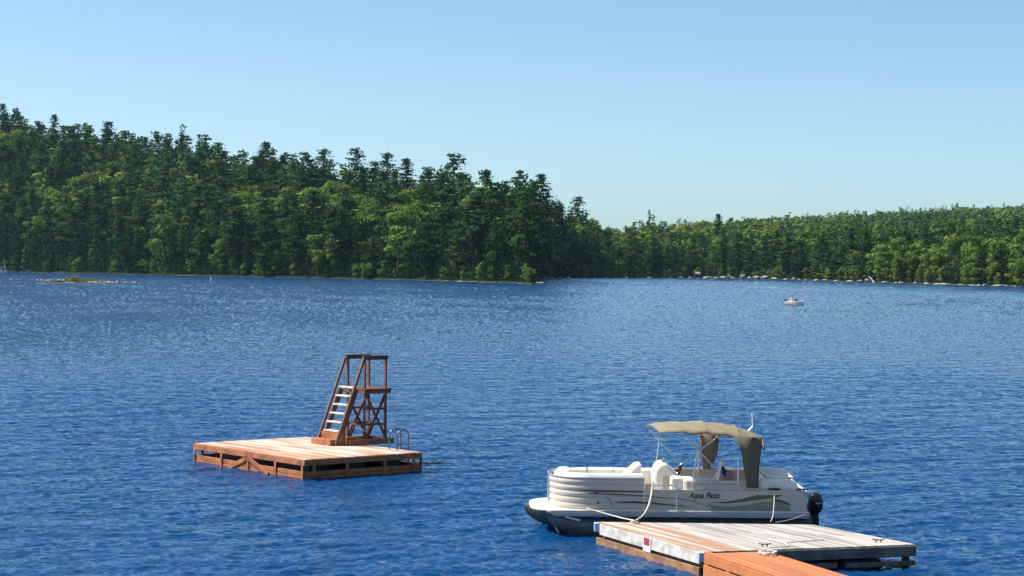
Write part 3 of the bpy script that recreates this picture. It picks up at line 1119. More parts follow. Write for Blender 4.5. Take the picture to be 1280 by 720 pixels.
link('body', body, pp)
sh = skin_person('shirt', J[:3] + [J[6], J[7], J[10], J[11]], [(0, 1), (1, 2), (2, 3), (3, 4), (2, 5), (5, 6)], [.16, .17, .18, .085, .07, .085, .07], 'shirt')
link('shirt', sh, pp)
hr = MB().rings([[(.04 + .1 * c * k, .095 * s * k, z) for c, s in [(math.cos(t * .628), math.sin(t * .628)) for t in range(10)]] for z, k in ((.70, .9), (.76, 1.08), (.83, .9), (.87, .4))])
hr.build('hair', 'hair', pp, smooth=True)

# white boat with a raised top, cut by the left edge
wp = P(1.0, 341.6, 0)
wb = thing('cabin_boat', 'white boat with a raised stern arch moored below the dark trees at the left edge', 'boat', wp, R(12))
hull(MB(), 5.6, 2.2, 1.25).build('hull', 'gel', wb, smooth=True)
MB().hexa([(-1.2, -.8, 1.15), (1.2, -.7, 1.2), (1.2, .7, 1.2), (-1.2, .8, 1.15), (-1.1, -.7, 2.2), (.3, -.6, 2.2), (.3, .6, 2.2), (-1.1, .7, 2.2)]).build('cabin', 'gel', wb, bevel=.08)
MB().hexa([(-2.4, -.95, 2.5), (.6, -.8, 2.9), (.6, .8, 2.9), (-2.4, .95, 2.5), (-2.4, -.95, 2.62), (.6, -.8, 3.05), (.6, .8, 3.05), (-2.4, .95, 2.62)]).build('roof', 'white', wb, bevel=.04)
ar = MB()
for s in (-.85, .85):
    ar.tube([(2.3, s * .6, 1.3), (1.9, s * .7, 2.6), (2.0, s * .7, 4.0)], .1, 8)
    ar.tube([(-2.1, s, 1.1), (-2.1, s, 2.55)], .06, 8)
    ar.tube([(.2, s * .8, 2.2), (.3, s * .8, 2.9)], .06, 8)
ar.build('arch', 'white', wb, smooth=True)

# ------------------------------------------------------------------ swim raft
ZD = 0.60
rc = (P(242, 557.5, ZD) + P(381, 574.5, ZD) + P(527, 567, ZD) + P(362, 550.3, ZD)) / 4
ea = (P(381, 574.5, ZD) - P(242, 557.5, ZD)).normalized()
eb = (P(527, 567, ZD) - P(381, 574.5, ZD)).normalized()
# square the two directions up between them
bis = (ea + eb).normalized()
ang = math.atan2(bis.y, bis.x)
ea = Vector((math.cos(ang - math.pi / 4), math.sin(ang - math.pi / 4), 0))
eb = Vector((math.cos(ang + math.pi / 4), math.sin(ang + math.pi / 4), 0))
LA = (P(381, 574.5, ZD) - P(242, 557.5, ZD)).length * 1.15
LB = (P(527, 567, ZD) - P(381, 574.5, ZD)).length * 1.055
rc = P(381, 574.5, ZD) - ea * LA / 2 + eb * LB / 2
print('raft', LA, LB, ea, eb, rc)
ra = math.atan2(ea.y, ea.x)
raft = thing('swim_raft', 'square brown wooden swim raft with worn deck floating on the lake', 'swim raft', (rc.x, rc.y, 0), ra)
# local axes: +x along ea (towards the near corner), +y along eb
hx, hy = LA / 2, LB / 2
dk = MB()
n = 30
w = 2 * hy / n
for i in range(n):
    y0_ = -hy + i * w
    dk.box(-hx + rr.uniform(0, .015), hx - rr.uniform(0, .015), y0_ + .005, y0_ + w - .005, ZD - .04, ZD + rr.uniform(0, .004), tint=0.001 + rr.uniform(-.14, .14) + 0.10 * (i / n) - 0.02)
M['raft_deck'].node_tree.nodes['Mapping'].inputs['Rotation'].default_value = (0, 0, 0)
dk.build('deck', 'raft_deck', raft)
fa = MB()
fa.box(-hx - .02, hx + .02, -hy - .04, -hy + .003, ZD - .19, ZD - .012)
fa.box(-hx - .02, hx + .02, hy - .003, hy + .04, ZD - .19, ZD - .012)
fa.box(hx - .003, hx + .04, -hy - .038, hy + .038, ZD - .188, ZD - .014)
fa.box(-hx - .04, -hx + .003, -hy - .038, hy + .038, ZD - .188, ZD - .014)
fa.build('fascia', 'raft_side', raft, bevel=.008)
lo = MB()
wl = MB()
for s in (-1, 1):
    wl.box(-hx - .02, hx + .02, s * hy - .034, s * hy + .034, -.14, .035)
    wl.box(s * hx - .034, s * hx + .034, -hy + .036, hy - .036, -.14, .035)
    lo.box(-hx - .01, hx + .01, s * hy - .03, s * hy + .03, -.12, .10)
    lo.box(-hx - .005, hx + .005, s * hy - .024, s * hy + .024, .112, .235)
    lo.box(s * hx - .03, s * hx + .03, -hy + .032, hy - .032, -.12, .10)
    lo.box(s * hx - .024, s * hx + .024, -hy + .034, hy - .034, .112, .235)
lo.build('lower_beam', 'raft_side', raft, bevel=.008)
wl.build('waterline_board', 'wet_wood', raft, bevel=.006)
for s in (-1, 1):
    for x_ in (-hx + .06, -hx * 0.46, hx * .03, hx * 0.52, hx - .06):
        MB().box(x_ - .05, x_ + .05, s * hy - .062 if s < 0 else s * hy + .034, s * hy - .034 if s < 0 else s * hy + .062, -.10, ZD - .195).build('post', 'raft_side', raft, bevel=.006)
    y_ = -hy - .05 if s < 0 else hy + .05
    for k in (-1, 1):
        MB().bar((hx * .03 + k * .07, y_, ZD - .22), (hx * .03 + k * 1.18, y_, .0), .13, .028, up=(0, 1, 0)).build('brace', 'raft_side', raft)
for s in (-1, 1):
    for y_ in (-hy + .3, -hy * .3, hy * .35, hy - .28):
        MB().box(s * hx - .0 + (.034 if s > 0 else -.062), s * hx + (.062 if s > 0 else -.034), y_ - .05, y_ + .05, -.1, ZD - .193).build('post', 'raft_side', raft, bevel=.006)
fl = MB()
for s in (-.62, 0, .62):
    fl.box(-hx + .45, hx - .45, s * hy - .36, s * hy + .36, -.25, ZD - .22)
fl.build('float', 'float', raft, bevel=.04)
jo = MB()
for k in range(7):
    x_ = -hx + .3 + k * (2 * hx - .6) / 6
    jo.box(x_ - .022, x_ + .022, -hy + .05, hy - .05, ZD - .215, ZD - .045)
jo.build('joist', 'stain_dark', raft)
iw = rc.copy()


def RL(u, v, z):                            # raft-local x, y of a pixel at height z
    q = P(u, v, z) - Vector((rc.x, rc.y, 0))
    return q.dot(ea), q.dot(eb)


# swim ladder hoops at the far right edge
q0 = RL(486, 564, ZD)
sl = MB()
for k in (0, .42):
    x_ = q0[0] - .52 + k
    yb = hy - .02
    sl.tube([(x_, yb - .22, ZD)] + [(x_, yb - .22 + .22 * (1 - math.cos(t)), ZD + .42 + .22 * math.sin(t) * 1.0) for t in np.linspace(0, math.pi, 9)] + [(x_, yb + .22, ZD - .3), (x_, yb + .22, -.5)], .022, 8)
for z_ in (.25, 0, -.25):
    sl.tube([(q0[0] - .52, yb + .22, z_), (q0[0] - .10, yb + .22, z_)], .02, 8)
sl.build('swim_ladder', 'pontoon', raft, smooth=True)

# ------------------------------------------------------------------ diving tower
bx0, by0 = RL(456.5, 555.5, ZD)             # foot of its near left leg
TW, TD = 1.08, 0.82                          # across the ladder (local x), along the climb (local y)
ZP, ZT = 2.38, 3.38                         # platform, hand rail
tw = thing('diving_tower', 'reddish brown timber diving tower with white ladder treads on the raft', 'diving tower', (rc.x, rc.y, 0), ra)
tx0, tx1 = bx0 - TW, bx0                    # far, near
ty0, ty1 = by0, by0 + TD
ZB = ZD + .006
pf = MB()
nb = 7
for i in range(nb):
    y_ = ty0 - .06 + i * (TD + .26) / nb
    pf.box(tx0 - .08, tx1 + .08, y_ + .004, y_ + (TD + .26) / nb - .004, ZP - .035, ZP)
pf.build('platform', 'stain', tw)
rim = MB()
for x_ in (tx0, tx1):
    rim.box(x_ - .03, x_ + .03, ty0 - .05, ty1 + .16, ZP - .16, ZP - .037)
rim.box(tx0 + .031, tx1 - .031, ty0 - .05, ty0 + .0, ZP - .16, ZP - .037)
rim.box(tx0 + .031, tx1 - .031, ty1 - .02, ty1 + .03, ZP - .16, ZP - .037)
rim.build('platform_frame', 'stain', tw, bevel=.006)
for x_, s in ((tx0, 1), (tx1, -1)):
    for y_ in (ty0, ty1):
        MB().bar((x_ + s * .062, y_, ZB), (x_ + s * .062, y_, ZT - .08), .09, .055, up=(0, 1, 0)).build('leg', 'stain', tw, bevel=.006)
    MB().box(x_ + s * .062 - .045, x_ + s * .062 + .045, ty0 - .08, ty1 + .07, ZT - .078, ZT + .06).build('hand_rail', 'stain_dark', tw, bevel=.008)
    for ka, kb in ((0, 1), (1, 0)):
        MB().bar((x_ + s * (.012 - .03 * ka) * 1, ty0 + ka * TD, ZB + .12), (x_ + s * (.012 - .03 * ka), ty0 + kb * TD, ZP - .17), .03, .075, up=(0, 0, 1)).build('cross_brace', 'stain', tw)
    for z_ in (ZD + .62, ZD + 1.12):
        MB().box(x_ + s * .112 - .02, x_ + s * .112 + .02, ty0 - .04, ty1 + .04, z_ - .03, z_ + .03).build('rail_brace', 'stain', tw)
for y_ in (ty0 + .045, ty1 - .045):
    MB().box(tx0 + .13, tx1 - .13, y_ - .02, y_ + .02, ZD + .58, ZD + .64).build('rail_brace', 'stain', tw)
    MB().bar((tx0 + .09, y_ + .03, ZB + .15), (tx1 - .09, y_ + .03, ZP - .2), .03, .07, up=(0, 1, 0)).build('cross_brace', 'stain', tw)
# ladder: rails run from the deck up to the hand rails
run = 1.14
fy = ty0 - run


def lad(z):
    return fy + (z - ZB) * run / (ZT - ZB)


for x_ in (tx0, tx1):
    MB().bar((x_, fy, ZB + .02), (x_, lad(ZT) - .05, ZT), .07, .075, up=(0, 1, 0)).build('ladder_rail', 'stain', tw, bevel=.006)
for x_ in (tx0 + .14, tx1 - .07):
    MB().bar((x_, lad(ZB + .35) + .10, ZB + .30), (x_, lad(ZP) + .10, ZP - .02), .035, .17, up=(0, 1, 0)).build('stringer', 'stain', tw)
for k in range(6):
    z_ = ZD + .44 + k * .275
    y_ = lad(z_) + .06
    MB().box(tx0 + .16, tx1 - .09, y_ - .10, y_ + .10, z_ - .02, z_ + .03).build('tread', 'white_wood', tw, bevel=.008)
# steps and skids at the foot
MB().box(tx0 - .10, tx1 - .06, fy - .16, fy + .12, ZB, ZD + .20).build('step', 'raft_side', tw, bevel=.01)
MB().box(tx0 + .02, tx1 - .04, fy + .125, fy + .42, ZB, ZD + .40).build('step', 'raft_side', tw, bevel=.01)
for x_ in (tx0 - .05, tx1 + .10):
    MB().box(x_ - .07, x_ + .07, fy + .425, ty1 + .2, ZB, ZD + .17).build('skid', 'raft_side', tw, bevel=.01)
MB().box(tx0 + .03, tx1 + .02, ty0 - .30, ty0 - .14, ZB, ZD + .2).build('skid', 'raft_side', tw, bevel=.01)
MB().box(tx0 + .03, tx1 + .02, ty1 + .03, ty1 + .13, ZB, ZD + .17).build('skid', 'stain_dark', tw, bevel=.01)

# ------------------------------------------------------------------ pontoon boat
BO = Vector((3.85, 48.5, 0))
boat = thing('pontoon_boat', 'white and ivory pontoon boat with olive canopy moored behind the grey dock', 'pontoon boat', BO)
YN, YF = -1.26, 1.26


def BL(u, v, yl):                           # boat-local point of a pixel on the plane y = yl
    return PY(u, v, BO.y + yl) - BO


def XZ(u, v, yl=YN):
    q = BL(u, v, yl)
    return q.x, q.z


def pontoon(yc, xn):
    rings = []
    xs = XZ(1016, 650)[0]
    L_ = [(0, .03, .36, .50), (.10, .07, .22, .52), (.3, .15, .08, .52), (.6, .24, -.05, .52), (1.0, .31, -.13, .51), (1.5, .33, -.15, .51)]
    L_ += [(k, .33, -.15, .51) for k in np.linspace(2.0, xs - xn, 10)]
    for t, hw, zb, zt in L_:
        zc, hz = (zb + zt) / 2, (zt - zb) / 2
        rings.append([(xn + t, yc + hw * math.cos(a), zc + hz * math.sin(a)) for a in np.linspace(0, 2 * math.pi, 20, endpoint=False)])
    return MB().rings(rings)


for yc, px in ((-0.88, 684), (0.88, 655.5)):
    xn = XZ(px, 640 if yc < 0 else 632, yc)[0]
    pn = pontoon(yc, xn).build('pontoon', 'pontoon', boat, smooth=True)
    MB().bar((xn - .01, yc, .50), (xn + .35, yc, -.1), .03, .03).build('nose_strake', 'alu', pn)
    MB().bar((xn + .42, yc - .20, .43), (xn + .78, yc - .29, .36), .02, .045).build('registration_plate', 'alu', pn)
xst = XZ(1011, 640)[0]
XB = BL(661, 623, 1.0).x                    # bow edge


def outline(xs, xb, hw, r1, n=9, bow=0.1):
    """Plan outline from the near stern round the bow to the far stern."""
    p = [(xs, -hw)]
    for a in np.linspace(0, math.pi / 2, n):
        p.append((xb + bow + r1 - r1 * math.sin(a), -hw + r1 - r1 * math.cos(a)))
    p.append((xb, 0))
    for a in np.linspace(math.pi / 2, 0, n):
        p.append((xb + bow * .6 + r1 - r1 * math.sin(a), hw - r1 + r1 * math.cos(a)))
    p.append((xs, hw))
    return p


ZDK = .62
op = outline(xst, XB, 1.29, .8, 11, .02)
MB().prism([(x, y, .575) for x, y in op], (0, 0, .045)).build('deck', 'gel', boat, bevel=.01)
rb = MB()
o1 = outline(xst, XB - .02, 1.315, .81, 11, .02)
for sg_y in (-1, 1):
    rb.prism([(xst + .01, sg_y * 1.30, .47), (XB + .62, sg_y * 1.30, .47), (XB + .40, sg_y * 1.22, .56), (XB + .55, sg_y * 1.30, .60), (xst + .01, sg_y * 1.30, .60)], (0, .05 * -sg_y, 0))
    rb.prism([(xst, sg_y * 1.313, .515), (XB + .66, sg_y * 1.313, .515), (XB + .64, sg_y * 1.313, .545), (xst, sg_y * 1.313, .545)], (0, .012 * -sg_y, 0))
rb.box(xst - .04, xst + .01, -1.24, 1.24, .47, .572)
rb.build('rub_rail', 'rub', boat)
us_ = MB()
for y_ in (-.5, 0, .5):
    us_.box(-2.6, xst - .1, y_ - .05, y_ + .05, .40, .498)
for k in range(12):
    us_.box(-2.7 + k * .5, -2.62 + k * .5, -1.2, 1.2, .43, .497)
us_.build('cross_channel', 'grey_dark', boat)

# fence panels: a ribbed wall swept along the plan outline
xg0, xg1 = XZ(805, 620)[0], XZ(847, 620)[0]
XFB = XZ(686, 605, .6)[0]                   # front of the fence
ZH, ZL = 1.36, 1.085


def sweep(path, prof, name, matname, parent, smooth=True):
    rings = []
    n_ = len(path)
    for i, (x, y) in enumerate(path):
        a = Vector(path[max(0, i - 1)]); b = Vector(path[min(n_ - 1, i + 1)])
        d = (b - a).normalized()
        nrm = Vector((-d.y, d.x))       # outward for a path that runs near stern > bow > far stern
        rings.append([(x + nrm.x * o_, y + nrm.y * o_, z_) for o_, z_ in prof])
    return MB().rings(rings).build(name, matname, parent, smooth=True)


ribs = [(0, .625)]
z_ = .64
while z_ < ZH - .1:
    ribs += [(-.006, z_ + .004), (.014, z_ + .03), (.014, z_ + .10), (-.006, z_ + .126)]
    z_ += .142
prof_hi = ribs + [(0.0, ZH), (-.035, ZH), (-.035, .625)]
fo = outline(xg0, XFB, 1.2, .95, 21, .0)
gate_i = [i for i, (x, y) in enumerate(fo) if y > -.42 and y < .30 and x < 0]
near_path = [(x, y) for x, y in fo[:fo.index(fo[gate_i[0]])]] + [(XFB + .015, -.36)] if gate_i else fo
near_path = [p for p in fo if p[1] <= -.48] + [(XFB + .012, -.36)]
far_path = [(XFB + .012, .36)] + [p for p in fo if p[1] >= .48][:-1] + [(xst - .25, 1.2)]
bow_panel = sweep(near_path, prof_hi, 'bow_fence_panel', 'panel', boat)
far_panel = sweep(far_path, prof_hi, 'far_fence_panel', 'panel', boat)
# stern panel on the near side (smooth) and transom
MB().hexa([(xg0 + .01, -1.212, .625), (xst - .02, -1.212, .625), (xst - .02, -1.17, .625), (xg0 + .01, -1.17, .625), (xg0 + .01, -1.222, ZL), (xst - .10, -1.222, ZL), (xst - .10, -1.175, ZL), (xg0 + .01, -1.175, ZL)]).build('stern_fence_panel', 'panel', boat, bevel=.008)
MB().box(xst - .07, xst - .03, -1.165, 1.165, .625, ZL - .03).build('transom_panel', 'panel', boat)
# top rails
tr = MB()
tr.tube([(x, y, ZH + .012) for x, y in near_path], .02, 8)
tr.tube([(x, y, ZH + .012) for x, y in far_path], .02, 8)
tr.tube([(xg0 + .02, -1.2, ZL + .012), (xst - .1, -1.2, ZL + .012)], .02, 8)
tr.tube([(xg0, -1.2, ZH + .012), (xg0, -1.2, .63)], .02, 8)
tr.build('top_rail', 'alu', boat, smooth=True)
# bow gate
bg_ = MB()
bg_.tube([(XFB - .02, -.33, .68), (XFB - .02, -.33, 1.38), (XFB - .02, .33, 1.38), (XFB - .02, .33, .68), (XFB - .02, -.33, .68)], .018, 8)
for z_ in (.85, 1.02, 1.2):
    bg_.tube([(XFB - .02, -.33, z_), (XFB - .02, .33, z_)], .012, 6)
gt_ = bg_.build('bow_gate', 'alu', boat, smooth=True)
MB().box(XFB - .012, XFB + .004, -.31, .31, .70, 1.24).build('gate_panel', 'panel', gt_)
# side boarding gate frame (tube hoop outside the panel)
gx0, gx1 = XZ(813.5, 612)[0], XZ(846, 612)[0]
zt_ = XZ(830, 606.5)[1]
sg = MB()
sg.tube([(gx0, -1.27, .64), (gx0, -1.27, zt_ - .08), (gx0 + .07, -1.27, zt_), (gx1 - .07, -1.27, zt_), (gx1, -1.27, zt_ - .08), (gx1, -1.27, .64)], .02, 8)
sg.build('side_gate', 'alu', boat, smooth=True)


# seats: padded blocks
def pad(name, x0_, x1_, y0_, y1_, z0_, z1_, matname='vinyl', bev=.05, parent=None):
    o = MB().box(x0_, x1_, y0_, y1_, z0_, z1_).build(name, matname, parent or boat, bevel=bev)
    o.modifiers['bevel'].segments = 3
    return o


# near bow lounge, far bow lounge with long backrests, corner bolsters
pad('bench_seat', XFB + .55, xg0 - .25, -1.12, -.55, .66, 1.02, 'vinyl')
def cushion(path, zt):
    sweep(path, [(0, 1.0), (.012, 1.2), (0, zt - .05), (-.03, zt - .012), (-.08, zt), (-.13, zt - .012), (-.165, zt - .05), (-.17, 1.0)], 'bench_backrest', 'vinyl', boat)


cushion([p for p in outline(xg0 - .03, XFB + .06, 1.165, .92, 21, .0) if p[1] <= -.52], 1.475)
pad('seat_end', xg0 - .24, xg0 - .04, -1.0, -.55, .66, 1.36, 'tan', .06)
pad('bench_seat', XFB + .55, xg0 + .1, .55, 1.12, .66, 1.02, 'vinyl')
fpath = [p for p in outline(xst - .3, XFB + .06, 1.165, .92, 21, .0) if p[1] >= .52]
fpath = [(x, y) for x, y in fpath if x < xg0 + .4] + [(xg0 + .4, 1.165)]
cushion(fpath[:-2], 1.385)
cushion([(fpath[-2][0] + .01, 1.165)] + [(a_, 1.165) for a_ in np.linspace(fpath[-2][0] + .1, (fpath[-2][0] + xg0) / 2 - .01, 4)], 1.39) if fpath[-2][0] < xg0 - .3 else None
cushion([((fpath[-2][0] + xg0) / 2 + .01, 1.165), (xg0 - .2, 1.165), (xg0 + .4, 1.165)], 1.385)
pad('bolster', XFB + .18, XFB + .56, .42, 1.06, 1.0, 1.42, 'vinyl', .12)
bq = MB()
bq.prism([(xg0 - .75, -.2, 1.0), (xg0 - .05, -.2, 1.0), (xg0 + .02, -.2, 1.60), (xg0 - .12, -.2, 1.60)], (0, .8, 0))
bq.build('chaise_back', 'vinyl', boat, bevel=.06)

# helm console
cx0, cx1 = XZ(818, 590, .2)[0], XZ(846, 590, .2)[0]
co = MB().prism([(cx0, -.15, .62), (cx1, -.15, .62), (cx1 + .02, -.15, 1.28), (cx1 - .03, -.15, 1.40), (cx1 - .2, -.15, 1.55), (cx0 + .26, -.15, 1.63), (cx0 + .12, -.15, 1.62), (cx0, -.15, 1.50), (cx0 - .04, -.15, 1.30)], (0, 1.05, 0)).build('helm_console', 'gel', boat, bevel=.07)
MB().box(cx0 + .18, cx0 + .42, -.165, -.148, .70, 1.30).build('console_door', 'tan', co, bevel=.004)
MB().hexa([(cx0 + .16, .1, 1.60), (cx0 + .19, .1, 1.60), (cx0 + .19, .75, 1.60), (cx0 + .16, .75, 1.60), (cx0 + .24, .16, 1.69), (cx0 + .26, .16, 1.69), (cx0 + .26, .7, 1.69), (cx0 + .24, .7, 1.69)]).build('windscreen', 'glass', co)
wh = MB()
wc = BL(849.5, 587, .25)
pr = []
for a in np.linspace(0, 2 * math.pi, 25):
    pr.append((wc.x + .07 * math.sin(a), wc.y + .19 * math.cos(a), wc.z + .19 * math.sin(a)))
wh.tube(pr, .02, 8)
for a in (0.5, 2.6, 4.7):
    wh.tube([(wc.x, wc.y, wc.z), (wc.x + .07 * math.sin(a), wc.y + .19 * math.cos(a), wc.z + .19 * math.sin(a))], .014, 6)
wh.tube([(wc.x, wc.y, wc.z), (cx1 - .06, wc.y, wc.z - .06)], .03, 8)
wh.build('steering_wheel', 'black', boat, smooth=True)


def chair(cx, cy, face, zs, hb, matname):
    s = MB().box(cx - .26, cx + .26, cy - .26, cy + .26, zs - .14, zs).build('captain_chair', matname, boat, bevel=.06)
    b0 = cx - face * .26
    MB().hexa([(b0 - .07, cy - .25, zs - .05), (b0 + .07, cy - .25, zs - .05), (b0 + .07, cy + .25, zs - .05), (b0 - .07, cy + .25, zs - .05),
               (b0 - .07 - face * .14, cy - .2, zs + hb), (b0 + .05 - face * .14, cy - .2, zs + hb), (b0 + .05 - face * .14, cy + .2, zs + hb), (b0 - .07 - face * .14, cy + .2, zs + hb)]).build('backrest', matname, s, bevel=.05)
    MB().tube([(cx, cy, .62), (cx, cy, zs - .13)], .06, 10).build('pedestal', 'alu', s, smooth=True)


hc = XZ(884, 590, .3)
chair(hc[0], .3, -1, 1.12, .55, 'vinyl')
# white block seat beside the gate and the near side bench
b0x, b1x = XZ(838, 600, -.8)[0], XZ(853, 600, -.8)[0]
pad('block_seat', b0x, b1x, -1.05, -.55, .64, XZ(845, 595.5, -.8)[1], 'gel', .05)
e0x, e1x = XZ(853.5, 600, -.95)[0], XZ(889, 600, -.95)[0]
pad('side_bench', e0x, e1x, -1.12, -.5, .64, XZ(870, 597.5, -.95)[1], 'vinyl', .05)
f1x = XZ(947, 600, -1)[0]
pad('stern_bench_backrest', e0x + .05, f1x, -1.16, -1.04, 1.0, XZ(920, 600.5, -1.1)[1], 'panel', .04)
# rail above the stern panel with uprights
sr = MB()
zr_ = XZ(900, 606)[1]
sr.tube([(XZ(867, 606)[0], -1.2, zr_), (XZ(948, 606)[0], -1.2, zr_)], .015, 8)
for u in (846, 867, 888, 909, 925, 947):
    x_ = XZ(u, 606)[0]
    sr.tube([(x_, -1.2, ZL), (x_, -1.2, zr_)], .013, 6)
sr.build('grab_rail', 'alu', boat, smooth=True)
# stern sundeck
sx0, sx1 = XZ(946, 600, -1.0)[0], XZ(997, 600, -1.0)[0]
zs0, zs1 = XZ(950, 595.5, -1.0)[1], XZ(997, 600, -1.0)[1]
MB().prism([(sx0, -1.06, .63), (sx1 + .02, -1.06, .63), (sx1, -1.06, zs1 - .05), (sx1 - .12, -1.06, zs1 + .02), (sx0 + .45, -1.06, zs0 - .02), (sx0 + .2, -1.06, zs0 - .03), (sx0 + .02, -1.06, zs0 - .1)], (0, 2.12, 0)).build('sundeck_base', 'gel', boat, bevel=.07)
MB().prism([(sx0 + .22, -1.0, zs0 - .012), (sx1 - .08, -1.0, zs1 + .024), (sx1 - .10, -1.0, zs1 + .08), (sx0 + .24, -1.0, zs0 + .05)], (0, 2.0, 0)).build('sun_pad', 'vinyl', boat, bevel=.025)
MB().box(sx1 + .03, xst - .02, -1.16, 1.16, ZL - .028, ZL + .02).build('stern_ledge', 'gel', boat, bevel=.012)
# cleats
for u in (968, 1003):
    x_ = XZ(u, 614)[0]
    MB().tube([(x_ - .14, -1.2, ZL + .06), (x_ + .14, -1.2, ZL + .06)], .022, 8).tube([(x_ - .05, -1.2, ZL + .02), (x_ - .05, -1.2, ZL + .06)], .018, 6).tube([(x_ + .05, -1.2, ZL + .02), (x_ + .05, -1.2, ZL + .06)], .018, 6).build('cleat', 'charcoal', boat, smooth=True)

# outboard motor
mx0, mx1 = XZ(1010, 630, 0)[0], XZ(1028, 630, 0)[0]
zc1, zc0 = XZ(1018, 615, 0)[1], XZ(1018, 641, 0)[1]
rg = []
for t, x_a, x_b, hw in ((0, .02, .80, .14), (.2, 0, 1.0, .19), (.6, .02, 1.03, .21), (.88, .10, .92, .20), (1.0, .28, .68, .13)):
    z_ = zc0 + (zc1 - zc0) * t
    xa, xb = mx0 + (mx1 - mx0) * x_a, mx0 + (mx1 - mx0) * x_b
    rg.append([((xa + xb) / 2 + (xb - xa) / 2 * math.copysign(abs(math.cos(a)) ** .6, math.cos(a)), hw * math.copysign(abs(math.sin(a)) ** .6, math.sin(a)), z_) for a in np.linspace(0, 2 * math.pi, 24, endpoint=False)])
om = MB().rings(rg).build('outboard_motor', 'black', boat, smooth=True)
MB().hexa([(mx0 + .08, -.08, -.5), (mx0 + .30, -.05, -.5), (mx0 + .30, .05, -.5), (mx0 + .08, .08, -.5), (mx0 + .03, -.11, zc0), (mx1 - .10, -.10, zc0), (mx1 - .10, .10, zc0), (mx0 + .03, .11, zc0)]).build('motor_leg', 'black', om, bevel=.02)
MB().box(xst - .03, mx0 + .05, -.16, .16, .35, .66).build('motor_bracket', 'charcoal', om, bevel=.02)
MB().box(mx0 + .16, mx0 + .30, -.216, -.212, zc0 + .24, zc0 + .27).build('motor_badge', 'rub', om)

# graphics on the near side (thin vinyl, proud of the panel)
YG = -1.2245


def decal(px, matname, name='graphic', y=YG, parent=boat, th=.004):
    q = [(*XZ(u, v, y)[:1], y, XZ(u, v, y)[1]) for u, v in px]
    return MB().prism(q, (0, -th, 0)).build(name, matname, parent)


def c640(x, y):
    return 840 + x / 6.4, 590 + y / 6.4


stern_panel = [o for o in boat.children if o.name.startswith('stern_fence_panel')][0]
decal([c640(*p) for p in ((300, 243), (430, 238), (560, 215), (680, 186), (890, 184), (820, 208), (700, 222), (560, 240), (430, 252))], 'olive', parent=stern_panel)
decal([c640(*p) for p in ((262, 248), (340, 268), (470, 276), (600, 262), (720, 238), (800, 232), (880, 246), (940, 285), (962, 316), (335, 305), (300, 268))], 'taupe', parent=stern_panel)
decal([c640(*p) for p in ((800, 216), (870, 224), (930, 248), (958, 274), (940, 270), (880, 242), (800, 228))], 'charcoal', parent=stern_panel, y=YG - .005)
decal([c640(*p) for p in ((-205, 184), (-100, 200), (40, 206), (170, 228), (262, 262), (318, 300), (250, 262), (160, 234), (30, 214), (-110, 208), (-205, 192))], 'taupe', parent=stern_panel)


def c655(x, y):
    return 650 + x / 6.55, 570 + y / 6.55


decal([c655(*p) for p in ((1010, 380), (1080, 378), (1160, 390), (1290, 402), (1420, 415), (1290, 410), (1160, 400), (1080, 392), (1010, 390))], 'charcoal', parent=stern_panel, y=YG - .005)
YB = -1.2205
decal([c655(*p) for p in ((400, 274), (620, 280), (1012, 290), (1012, 299), (620, 291), (520, 284))], 'charcoal', parent=bow_panel, y=YB)
decal([c655(*p) for p in ((560, 303), (760, 308), (1012, 322), (1012, 330), (760, 318), (560, 309))], 'charcoal', parent=bow_panel, y=YB)
decal([c655(*p) for p in ((612, 280), (640, 281), (640, 308), (612, 307))], 'red', 'emblem', parent=bow_panel, y=YB - .006)
decal([c655(*p) for p in ((632, 374), (647, 374), (645, 392), (636, 392))], 'charcoal', 'emblem', parent=bow_panel, y=YB)
decal([c655(*p) for p in ((775, 383), (840, 374), (940, 370), (1012, 376), (1012, 390), (940, 384), (850, 384))], 'charcoal', parent=bow_panel, y=YB)
decal([c655(*p) for p in ((690, 332), (725, 338), (750, 365), (762, 415), (752, 415), (740, 372), (718, 346), (690, 338))], 'taupe', parent=bow_panel, y=YB)
# the name on the side
cu_ = bpy.data.curves.new('name_lettering', 'FONT')
cu_.body = 'Aqua Patio'
cu_.size = 0.205
cu_.shear = 0.42
cu_.extrude = 0.003
cu_.offset = 0.0035
to = bpy.data.objects.new('name_lettering', cu_)
COL.objects.link(to)
dg = bpy.context.evaluated_depsgraph_get()
tm = bpy.data.meshes.new_from_object(to.evaluated_get(dg))
bpy.data.objects.remove(to)
tm.materials.append(M['charcoal'])
wtx = max(v.co.x for v in tm.vertices)
tl, tr_ = XZ(861, 624.5)[0], XZ(900.5, 622)[0]
lt = link('name_lettering', tm, stern_panel)
lt.location = (tl, YG - .003, XZ(861, 622.8)[1])
lt.rotation_euler = (R(90), 0, 0)
lt.scale = ((tr_ - tl) / wtx, 1, 1)

# ---- canopy
zc_t = [(0, 2.53), (.06, 2.60), (.2, 2.655), (.42, 2.66), (.5, 2.645), (.62, 2.63), (.75, 2.55), (.88, 2.45), (.96, 2.36), (1, 2.27)]
fx = XZ(809, 531, 1.15)[0]
fxn = XZ(826, 534, -1.15)[0]
rx = XZ(951, 548, -1.15)[0] + .17


def canopy_pt(s, w):
    z = float(np.interp(s, [a for a, _ in zc_t], [b for _, b in zc_t]))
    sag = 0.03 * math.sin(math.pi * min(1, (s / .44 if s < .44 else (s - .44) / .31 if s < .75 else (s - .75) / .25)))
    edge = (0.125 * abs(w) ** 2.2 + (0.05 * max(0, abs(w) - .93) / .07)) * (0.4 + 0.6 * min(1, s / .3))
    x0_ = fx + (fxn - fx) * (1 - w) / 2
    return (x0_ + (rx + .08 * w - x0_) * s, w * 1.2, z - .035 - edge - sag * .7 + .008 * math.sin(s * 31 + w * 5))


